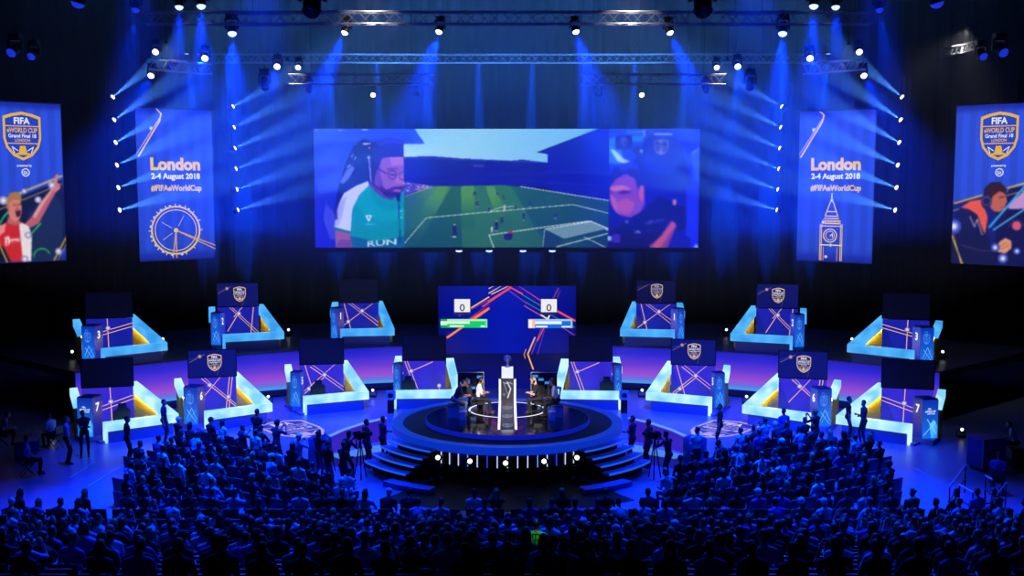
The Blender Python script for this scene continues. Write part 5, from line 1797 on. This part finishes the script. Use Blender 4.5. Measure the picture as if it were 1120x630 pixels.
SEAT_M = mat('seat_plastic', (18, 20, 34), .42, noise=.1, scale=10)
SEAT = MB().box((0, .02, .385), (.46, .42, .08)).hexa([(-.23, -.19, .42), (.23, -.19, .42), (.23, -.25, .42), (-.23, -.25, .42)], [(-.22, -.26, .86), (.22, -.26, .86), (.22, -.31, .86), (-.22, -.31, .86)]) \
    .box((0, -.02, .30), (.08, .30, .12)).mesh('seat', SEAT_M)
SP = .62
rng = random.Random(21)


def row_words(k):
    return '%s row back from the stage' % ORD[k]


people = []   # (distance, args)
shirt_pool = ['white'] * 3 + ['pale grey'] * 2 + ['light blue'] * 3 + ['mid blue'] * 2 + ['black'] * 9 + ['navy'] * 6 + ['dark grey'] * 5
style_pool = [('black', 'short')] * 8 + [('brown', 'short')] * 3 + [('fair', 'short')] + [('black', 'quiff')] + [('brown', 'long')] * 2 + [('black', 'long')] + [('fair', 'long')] + [('brown', 'bun')] + [('white', 'cap')] + [('dark', 'cap')] * 2


def ordw(i):
    if i < 19:
        return ORD[i]
    t, u = divmod(i + 1, 10)
    tens = {2: 'twent', 3: 'thirt', 4: 'fort', 5: 'fift'}[t]
    return tens + 'ieth' if u == 0 else tens + 'y-' + ORD[u - 1]


hair_words = {'short': '%s-haired', 'quiff': '%s-haired', 'long': '%s-long-haired', 'bun': '%s-bunned', 'cap': '%s-capped'}


def face(x, y, tx=0, ty=2):
    return math.atan2(-(tx - x), ty - y)


for k, (y, z) in enumerate(rows):
    dist = y + 40
    half = min(21, 560 / F * dist * 1.03 + .3)
    n = int(half / SP)
    sh_ = SP * .5 * (k % 2)
    xs_ = [(i + .5) * SP + sh_ for i in range(-n, n)]
    if k <= 1:
        xs_ = [x for x in xs_ if abs(x) > 0.2]
    bench = thing('seating_bench', 'dark connected auditorium seats of the %s' % row_words(k), 'seating', (0, y, z), 0, 'connected rows of auditorium seats')
    beam = MB().box((0, -.02, .33), (2 * n * SP, .08, .06))
    for i in range(-n, n + 1, 4):
        beam.box((i * SP, -.02, .165), (.06, .3, .33))
    beam.build('support_beam', BLACK, bench)
    for x in xs_:
        if abs(x) < 50 * SP:
            link('seat', SEAT, bench, (x, 0, 0))
    for i, x in enumerate(xs_):
        if rng.random() > .74:
            continue
        if k == 11 and abs(x - 0.3) < .05 and False:
            continue
        side = 'wheel-banner' if x < 0 else 'tower-banner'
        nth = int(abs(x) / SP)
        h, st = rng.choice(style_pool)
        sh = rng.choice(shirt_pool)
        ps = rng.choice(['sit_lap'] * 3 + ['sit_lean'] * 3 + ['sit_back'] * 2 + ['sit_turn', 'sit_turn_right', 'sit_phone'])
        yaw = face(x, y) * .55 + rng.uniform(-.12, .12)
        lab = '%s spectator, %s top, %s row from stage, %s seat from centre, %s side' % (hair_words[st] % h, sh, ORD[k], ordw(nth), side)
        people.append([Vector((x + rng.uniform(-.02, .02), y, z)), ps, yaw, sh, h, st, lab, 'spectators in the centre rows', k, x])

# the spectator in the bright green shirt; nobody sits straight in front of the view to the lettering on the back
GREEN = min((q for q in people if q[1].startswith('sit')), key=lambda q: (at_z(594, 588, q[0].z + .95) - q[0] - Vector((0, 0, .95))).length)
GREEN[3], GREEN[1], GREEN[4], GREEN[5], GREEN[2] = 'bright green', 'sit_lap', 'black', 'short', 0.0
GREEN[6] = 'dark-haired spectator in bright green shirt with dark lettering on the back, among the centre rows'
g0 = GREEN[0]
people = [q for q in people if q is GREEN or not (GREEN[8] < q[8] <= GREEN[8] + 4 and abs(q[0].x - (g0.x * (q[0].y + 40) / (g0.y + 40))) < (.74 if q[8] <= GREEN[8] + 2 else .5))]

# side blocks on the flat floor, turned towards the round stage; some people stand
def block(s):
    c = [at_z(555 + s * (555 - x), y, 1.15) for x, y in ((128, 545), (140, 480), (232, 462), (300, 474), (352, 492), (398, 535), (395, 548))]
    poly = [(p.x, p.y) for p in c]

    def inside(x, y):
        r = False
        j = len(poly) - 1
        for i in range(len(poly)):
            (xi, yi), (xj, yj) = poly[i], poly[j]
            if (yi > y) != (yj > y) and x < (xj - xi) * (y - yi) / (yj - yi) + xi:
                r = not r
            j = i
        return r
    ang = R(32) * s
    u = Vector((math.cos(ang), math.sin(ang), 0))   # along a row
    v = Vector((-math.sin(ang), math.cos(ang), 0))  # towards the booths
    o = Vector((s * 12, -3, 0))
    for r in range(-16, 17):
        line = []
        for q in range(-24, 25):
            p = o + v * r * .98 + u * q * .64
            if inside(p.x, p.y) and p.y > ROW_Y0 + .8:
                line.append((q, p))
        if not line:
            continue
        rn = sum(1 for _ in range(1)) and r
        seats = [(q, p) for q, p in line]
        rows_side.setdefault(s, []).append((r, seats, ang))


rows_side = {}
for s in (-1, 1):
    block(s)
for s in (-1, 1):
    rs = sorted(rows_side[s], key=lambda t: -t[0])
    for ri, (r, seats, ang) in enumerate(rs):
        mid = seats[len(seats) // 2][1]
        bench = thing('seating_bench', 'dark connected seats in the floor block, %s row behind the front booths, %s' % (ORD[ri], SIDE[s]), 'seating', (mid.x, mid.y, 0), ang, 'connected seats in the floor blocks')
        m = MB()
        dx = [(p - mid).dot(Vector((math.cos(ang), math.sin(ang), 0))) for q, p in seats]
        m.box(((dx[0] + dx[-1]) / 2, -.02, .33), (dx[-1] - dx[0] + .5, .08, .06))
        for x in (dx[0], (dx[0] + dx[-1]) / 2, dx[-1]):
            m.box((x, -.02, .165), (.06, .3, .33))
        m.build('support_beam', BLACK, bench)
        for i, (q, p) in enumerate(seats):
            link('seat', SEAT, bench, (dx[i], 0, 0))
            if rng.random() > .80:
                continue
            h, st = rng.choice(style_pool)
            sh = rng.choice(shirt_pool)
            stand = rng.random() < (.30 if ri < 3 else .10)
            ps = rng.choice(['stand', 'stand_phone', 'stand_fold']) if stand else rng.choice(['sit_lap'] * 3 + ['sit_lean'] * 2 + ['sit_back'] * 2 + ['sit_turn', 'sit_turn_right', 'sit_phone'])
            off = Vector((-math.sin(ang), math.cos(ang), 0)) * (.45 if stand else 0)
            if stand:
                off = off + Vector((0, 0, 0))
            lab = '%s %s, %s top, floor block, %s row, %s seat, %s' % (hair_words[st] % h, 'person standing' if stand else 'spectator', sh, ORD[ri], ordw(i), SIDE[s])
            people.append([p + off, ps, ang + rng.uniform(-.2, .2), sh, h, st, lab, 'people in the floor blocks', None, None])

# people who are not audience: camera crew, ushers, desk crew
crew = []


def crew_person(px, py, zfeet, ps, shirt, label, face_to=(0, 1), hair='black', style='short', pants=0, head_z=None):
    p = at_z(px, py, zfeet)
    crew.append(person(ps, (p.x, p.y, zfeet), face(p.x, p.y, *face_to), shirt, hair, style, 1, pants, 1.0, label, None))
    return p, face(p.x, p.y, *face_to)


def video_camera(p, rz, label):
    """shoulder camera on a tripod in front of its operator"""
    q = Vector((0, .58, 0))
    q.rotate(Matrix.Rotation(rz, 3, 'Z'))
    t = thing('video_camera', label, 'camera', (p.x + q.x, p.y + q.y, p.z if hasattr(p, 'z') else 0), rz, 'video cameras around the stage')
    MB().box((0, 0, 1.48), (.16, .42, .22)).box((0, -.1, 1.62), (.05, .2, .05)).build('body', BLACK, t)
    MB().cone((0, .21, 1.48), (0, .46, 1.48), .06, .085, 14).build('lens', BLACK, t)
    MB().box((-.13, -.12, 1.56), (.06, .16, .10)).build('viewfinder', BLACK, t)
    for a in (90, 210, 330):
        MB().rod([(0, 0, 1.36), (.24 * math.cos(R(a)), .24 * math.sin(R(a)), 0)], .022, 6).build('tripod_leg', BLACK, t)
    MB().cone((0, 0, 1.33), (0, 0, 1.40), .05).build('tripod_head', BLACK, t)


for s in (-1, 1):
    M_ = lambda x: 555 + s * (555 - x)
    w = SIDE[s]
    def stand_at(x, y, ps, shirt, label):
        r = face(s * x, y, 0, 1)
        crew.append(person(ps, (s * x, y, 0), r, shirt, 'black', 'short', 1, 0, 1.0, label))
        return Vector((s * x, y, 0)), r
    p, rz = stand_at(5.4, -4.0, 'camera', 'black', 'camera operator in black bending to a tripod camera beside the stage steps, %s' % w)
    video_camera(p, rz, 'black video camera on tripod beside the stage steps, %s' % w)
    stand_at(4.95, -2.25, 'stand', 'black', 'crew member in black standing behind the camera operator by the stage wing, %s' % w)
    stand_at(4.44, -1.72, 'stand_fold', 'navy', 'crew member in navy standing closest to the round stage rim, %s' % w)
crew_person(93, 500, 0, 'stand_fold', 'black', 'usher in black standing in front of the totem of front row booth seven', (-6, -20))
crew_person(927, 482, 0, 'stand', 'black', 'person in black standing in front of the bar of front row booth seven, tower-banner side', (20, 0))
crew_person(944, 487, 0, 'stand_fold', 'dark grey', 'person in dark grey standing beside the front row booth seven bar, tower-banner side', (0, 0))
crew_person(180, 486, 0, 'stand', 'navy', 'person in navy standing in front of the bar of front row booth seven, wheel-banner side', (0, 2))
crew_person(140, 508, 0, 'stand', 'black', 'person in black standing at the outer edge of the floor block, wheel-banner side', (0, 6))
crew_person(787, 492, 0, 'stand', 'black', 'person in black standing on the painted light emblem, tower-banner side', (0, 2))

# desks at the far edges with their crews
def desk(px, py, rz, label, boxw=2.2):
    p = at_z(px, py, 0)
    t = thing('crew_desk', label, 'desk', (p.x, p.y, 0), rz)
    MB().box((0, 0, .72), (boxw, .8, .05)).build('desktop', mat('desk_top', (60, 66, 100), .5), t)
    MB().box((0, -.36, .36), (boxw - .04, .04, .68)).build('front_panel', mat('desk_front', (44, 52, 110), .6), t)
    for k in (-1, 1):
        MB().box((k * (boxw / 2 - .03), .02, .36), (.05, .7, .68)).build('side_panel', mat('desk_front', (44, 52, 110), .6), t)
    return p


def laptop(p, dx, dy, rz, label):
    t = thing('laptop', label, 'laptop', (p.x + dx, p.y + dy, .748), rz)
    MB().box((0, 0, .01), (.34, .24, .02)).build('keyboard', BLACK, t)
    s_ = MB().hexa([(-.17, .12, .02), (.17, .12, .02), (.17, .13, .02), (-.17, .13, .02)], [(-.17, .18, .24), (.17, .18, .24), (.17, .19, .24), (-.17, .19, .24)]).build('lid', BLACK, t)


p = desk(30, 500, R(-70), 'dark crew desk at the far edge below the footballer banner', 1.5)
laptop(p, -.1, .3, R(-70), 'black laptop on the desk below the footballer banner')
for i, (x, y, sh, lab) in enumerate(((2, 488, 'light blue', 'crew member in light blue seated at the desk below the footballer banner, farthest out'), (30, 520, 'light blue', 'crew member in light blue seated with back to the tiers, below the footballer banner'),
                                     (74, 508, 'light blue', 'person in light blue standing beside the desk below the footballer banner'), (60, 490, 'white', 'crew member in white seated behind the desk below the footballer banner'))):
    q = at_z(x, y, 0)
    ps = 'stand' if i == 2 else ('sit_lean', 'sit_lap', '', 'sit_lean')[i]
    rz = R(-60) if i != 3 else R(70)
    person(ps, (q.x, q.y, 0), rz, sh, 'black', 'short', 0, 0, 1.0, lab)
    if i != 2:
        c = thing('folding_chair', 'dark folding chair under %s' % lab.split(', ')[0].split(' seated')[0] + (', outermost' if i == 0 else ', back to tiers' if i == 1 else ''), 'chair', (q.x, q.y, 0), rz)
        MB().box((0, 0, .415), (.44, .42, .04)).build('seat', SEAT_M, c)
        MB().box((0, -.25, .72), (.42, .03, .26)).build('backrest', SEAT_M, c)
        for a in (-1, 1):
            MB().rod([(a * .2, -.25, .85), (a * .2, -.16, .42), (a * .2, .22, 0)], .014, 6).build('leg', BLACK, c)
            MB().rod([(a * .18, .18, .42), (a * .18, -.24, 0)], .014, 6).build('leg', BLACK, c)

# flight case desk, seated man and loose barriers on the other edge
p = at_z(1078, 512, 0)
fc = thing('flight_case', 'dark blue flight case standing below the headphone player banner', 'flight case', (p.x, p.y, 0), R(24))
MB().box((0, 0, .62), (1.05, .7, 1.0)).build('body', mat('case_blue', (52, 60, 150), .5, noise=.1), fc)
e = MB()
for x in (-.52, .52):
    for y in (-.345, .345):
        e.box((x, y, .62), (.05, .05, 1.02))
for z in (.13, .78, 1.11):
    for y in (-.35, .35):
        e.box((0, y, z), (1.06, .03, .04))
e.build('edging', ALU, fc)
MB().box((0, -.36, .45), (.2, .02, .12)).build('handle', BLACK, fc)
for x in (-.4, .4):
    for y in (-.25, .25):
        MB().cone((x - .02, y, .055), (x + .02, y, .055), .055, n=12).build('caster', BLACK, fc)
q = at_z(1112, 510, 0)
person('sit_lean', (q.x, q.y + .1, .25), R(60), 'white', 'black', 'short', 0, 0, 1.0, 'person in white seated behind the flight case below the headphone player banner')
ps_ = thing('crew_platform', 'low dark platform under the person in white behind the flight case', 'platform', (q.x + .15, q.y + .3, 0))
MB().box((0, 0, .12), (.95, 1.6, .24)).build('deck', tier_m, ps_)
MB().box((-.15, -.2, .44), (.5, .5, .38)).build('seat_block', SEAT_M, ps_)
q2 = at_z(1090, 540, 0)
person('sit_lean', (q2.x, q2.y, 0), R(-30), 'mid blue', 'black', 'short', 1, 0, 1.0, 'person in mid blue seated among the low rails below the headphone player banner')
c = thing('folding_chair', 'dark folding chair under the person in mid blue among the low rails', 'chair', (q2.x, q2.y, 0), R(-30))
MB().box((0, 0, .415), (.44, .42, .04)).build('seat', SEAT_M, c)
MB().box((0, -.25, .72), (.42, .03, .26)).build('backrest', SEAT_M, c)
for a in (-1, 1):
    MB().rod([(a * .2, -.25, .85), (a * .2, -.16, .42), (a * .2, .22, 0)], .014, 6).build('leg', BLACK, c)
    MB().rod([(a * .18, .18, .42), (a * .18, -.24, 0)], .014, 6).build('leg', BLACK, c)
rail_m = mat('rail_pale', (190, 194, 215), .35, .6)
for i, (a_, b_) in enumerate((((1038, 533), (1057, 508)), ((1049, 530), (1065, 539)), ((1089, 543), (1101, 528)), ((1077, 535), (1094, 532)), ((1078, 520), (1086, 525)))):
    p, q = at_z(*a_, .9), at_z(*b_, .9)
    t = thing('guard_rail', 'pale metal guard rail near the flight case, %s from the booths' % ORD[i], 'rail', (p.x, p.y, 0), 0, 'guard rails near the flight case')
    d = q - p
    d.z = 0
    MB().rod([(0, 0, .9), (d.x, d.y, .9)], .028).build('top_rail', rail_m, t)
    MB().rod([(0, 0, .45), (d.x, d.y, .45)], .02).build('mid_rail', BLACK, t)
    for f in (.04, .96):
        MB().rod([(d.x * f, d.y * f, 0), (d.x * f, d.y * f, .9)], .022).build('post', BLACK, t)

# the nearest 300 are people of their own, the rest of the audience is one crowd
def shown(q):
    p = q[0] + Vector((0, 0, 1.1))
    r = p - CAM
    dz = r.dot(FWD)
    u, v = CX + r.x / dz * F, CY - r.dot(UPV) / dz * F
    return dz if (-12 < u < 1132 and v < 642) else 1e6 + dz


gl = GREEN[0] + Vector((0, 0, .95))  # added lamp, only there to brighten the green shirt
w = thing('wash_light', 'added unseen narrow lamp brightening the bright green shirt', 'stage light', (gl.x + 1.5, gl.y - 5, 14.0), 0, 'wash lamps above the frame')
d = (gl - w.location).normalized()
hd = MB().lathe([(.001, .3), (.1, .28), (.13, -.16), (.001, -.16)], 16).build('head', BLACK, w)
hd.rotation_euler = d.to_track_quat('-Z', 'Y').to_euler()
MB().cone((0, 0, .2), (0, 0, 7.9), .03, n=6).build('hanger', BLACK, w)
spot(w, d * .3, d, 2200, 3.4, (.75, 1, .8), .7, .05)

n_special = 4 + len(crew) + 6
people = [q for q in people if shown(q) < 1e6]
block_p = [q for q in people if q[8] is None]
centre_p = [q for q in people if q[8] is not None]
centre_p.sort(key=shown)
block_p.sort(key=shown)
stand_b = [q for q in block_p if q[1].startswith('stand')]
N_IND = 300 - n_special
n_b = min(len(stand_b), 30)
ind = stand_b[:n_b] + centre_p[:N_IND - n_b]
if GREEN not in ind:
    ind[-1] = GREEN
ids = {id(q) for q in ind}
crowd = [q for q in people if id(q) not in ids]
print('AUDIENCE total', len(people), 'centre', len(centre_p), 'block', len(block_p), 'individual', len(ind), 'crowd', len(crowd))
for q in ind:
    o = person(q[1], q[0], q[2], q[3], q[4], q[5], rng.choice((0, 0, 1, 1, 2)), rng.choice((0, 0, 1)), rng.uniform(.95, 1.04), q[6], q[7])
    if q is GREEN:
        an = Art(-10, 0, 10, 10, .30, .16)
        an.text('IITY', 0, 9, 7.5, (10, 12, 40), 1, .03, 17)
        an.build('back_lettering', screen_mat('shirt_print', 0.0, .8), o, (0, -.155, .96))

# one mesh for the farther audience
groups = {}
acc = {'v': [], 'l': [], 'n': [], 'm': []}
mats_c = []


def mat_i(m):
    if m not in mats_c:
        mats_c.append(m)
    return mats_c.index(m)


def add_mesh(me, M, slots):
    n = len(me.vertices)
    v = np.empty(n * 3)
    me.vertices.foreach_get('co', v)
    A = np.array(M)
    v = v.reshape(-1, 3) @ A[:3, :3].T + A[:3, 3]
    base = sum(len(x) for x in acc['v'])
    acc['v'].append(v)
    li = np.empty(len(me.loops), dtype=np.int32)
    me.loops.foreach_get('vertex_index', li)
    acc['l'].append(li + base)
    ln = np.empty(len(me.polygons), dtype=np.int32)
    me.polygons.foreach_get('loop_total', ln)
    acc['n'].append(ln)
    mi = np.empty(len(me.polygons), dtype=np.int32)
    me.polygons.foreach_get('material_index', mi)
    acc['m'].append(np.array([mat_i(s) for s in slots], dtype=np.int32)[mi])


for q in crowd:
    me, H = POSES[q[1]]
    M = Matrix.Translation(q[0]) @ Matrix.Rotation(q[2], 4, 'Z')
    add_mesh(me, M, [SKIN[rng.choice((0, 1, 1, 2))], SHIRTS[q[3]], PANTS[rng.choice((0, 1))], SHOE, EYE, LIP])
    add_mesh(HAIR[q[5]], M @ H, [HAIRS[q[4]]])
V = np.concatenate(acc['v'])
L_ = np.concatenate(acc['l'])
N_ = np.concatenate(acc['n'])
me = bpy.data.meshes.new('crowd')
me.vertices.add(len(V))
me.vertices.foreach_set('co', V.ravel())
me.loops.add(len(L_))
me.loops.foreach_set('vertex_index', L_)
me.polygons.add(len(N_))
me.polygons.foreach_set('loop_start', np.concatenate(([0], np.cumsum(N_)[:-1])).astype(np.int32))
me.polygons.foreach_set('material_index', np.concatenate(acc['m']))
me.polygons.foreach_set('use_smooth', [True] * len(N_))
for m in mats_c:
    me.materials.append(m)
me.update(calc_edges=True)
me.validate()
tag(link('crowd', me), 'farther part of the audience, packed on the flat floor before the stage', 'crowd', None, 'stuff')

# ------------------------------------------------------------------ render look
vs_ = SC.view_settings
SC.display_settings.display_device = 'sRGB'
vs_.view_transform = 'Standard'
vs_.look = 'None'
vs_.gamma = 1.0
vs_.exposure = 0.0
vs_.use_curve_mapping = False
SC.cycles.max_bounces = 6
SC.cycles.diffuse_bounces = 2
SC.cycles.glossy_bounces = 3
SC.cycles.volume_bounces = 0
SC.cycles.use_denoising = True
SC.cycles.sample_clamp_indirect = 3.0
SC.cycles.sample_clamp_direct = 0.0
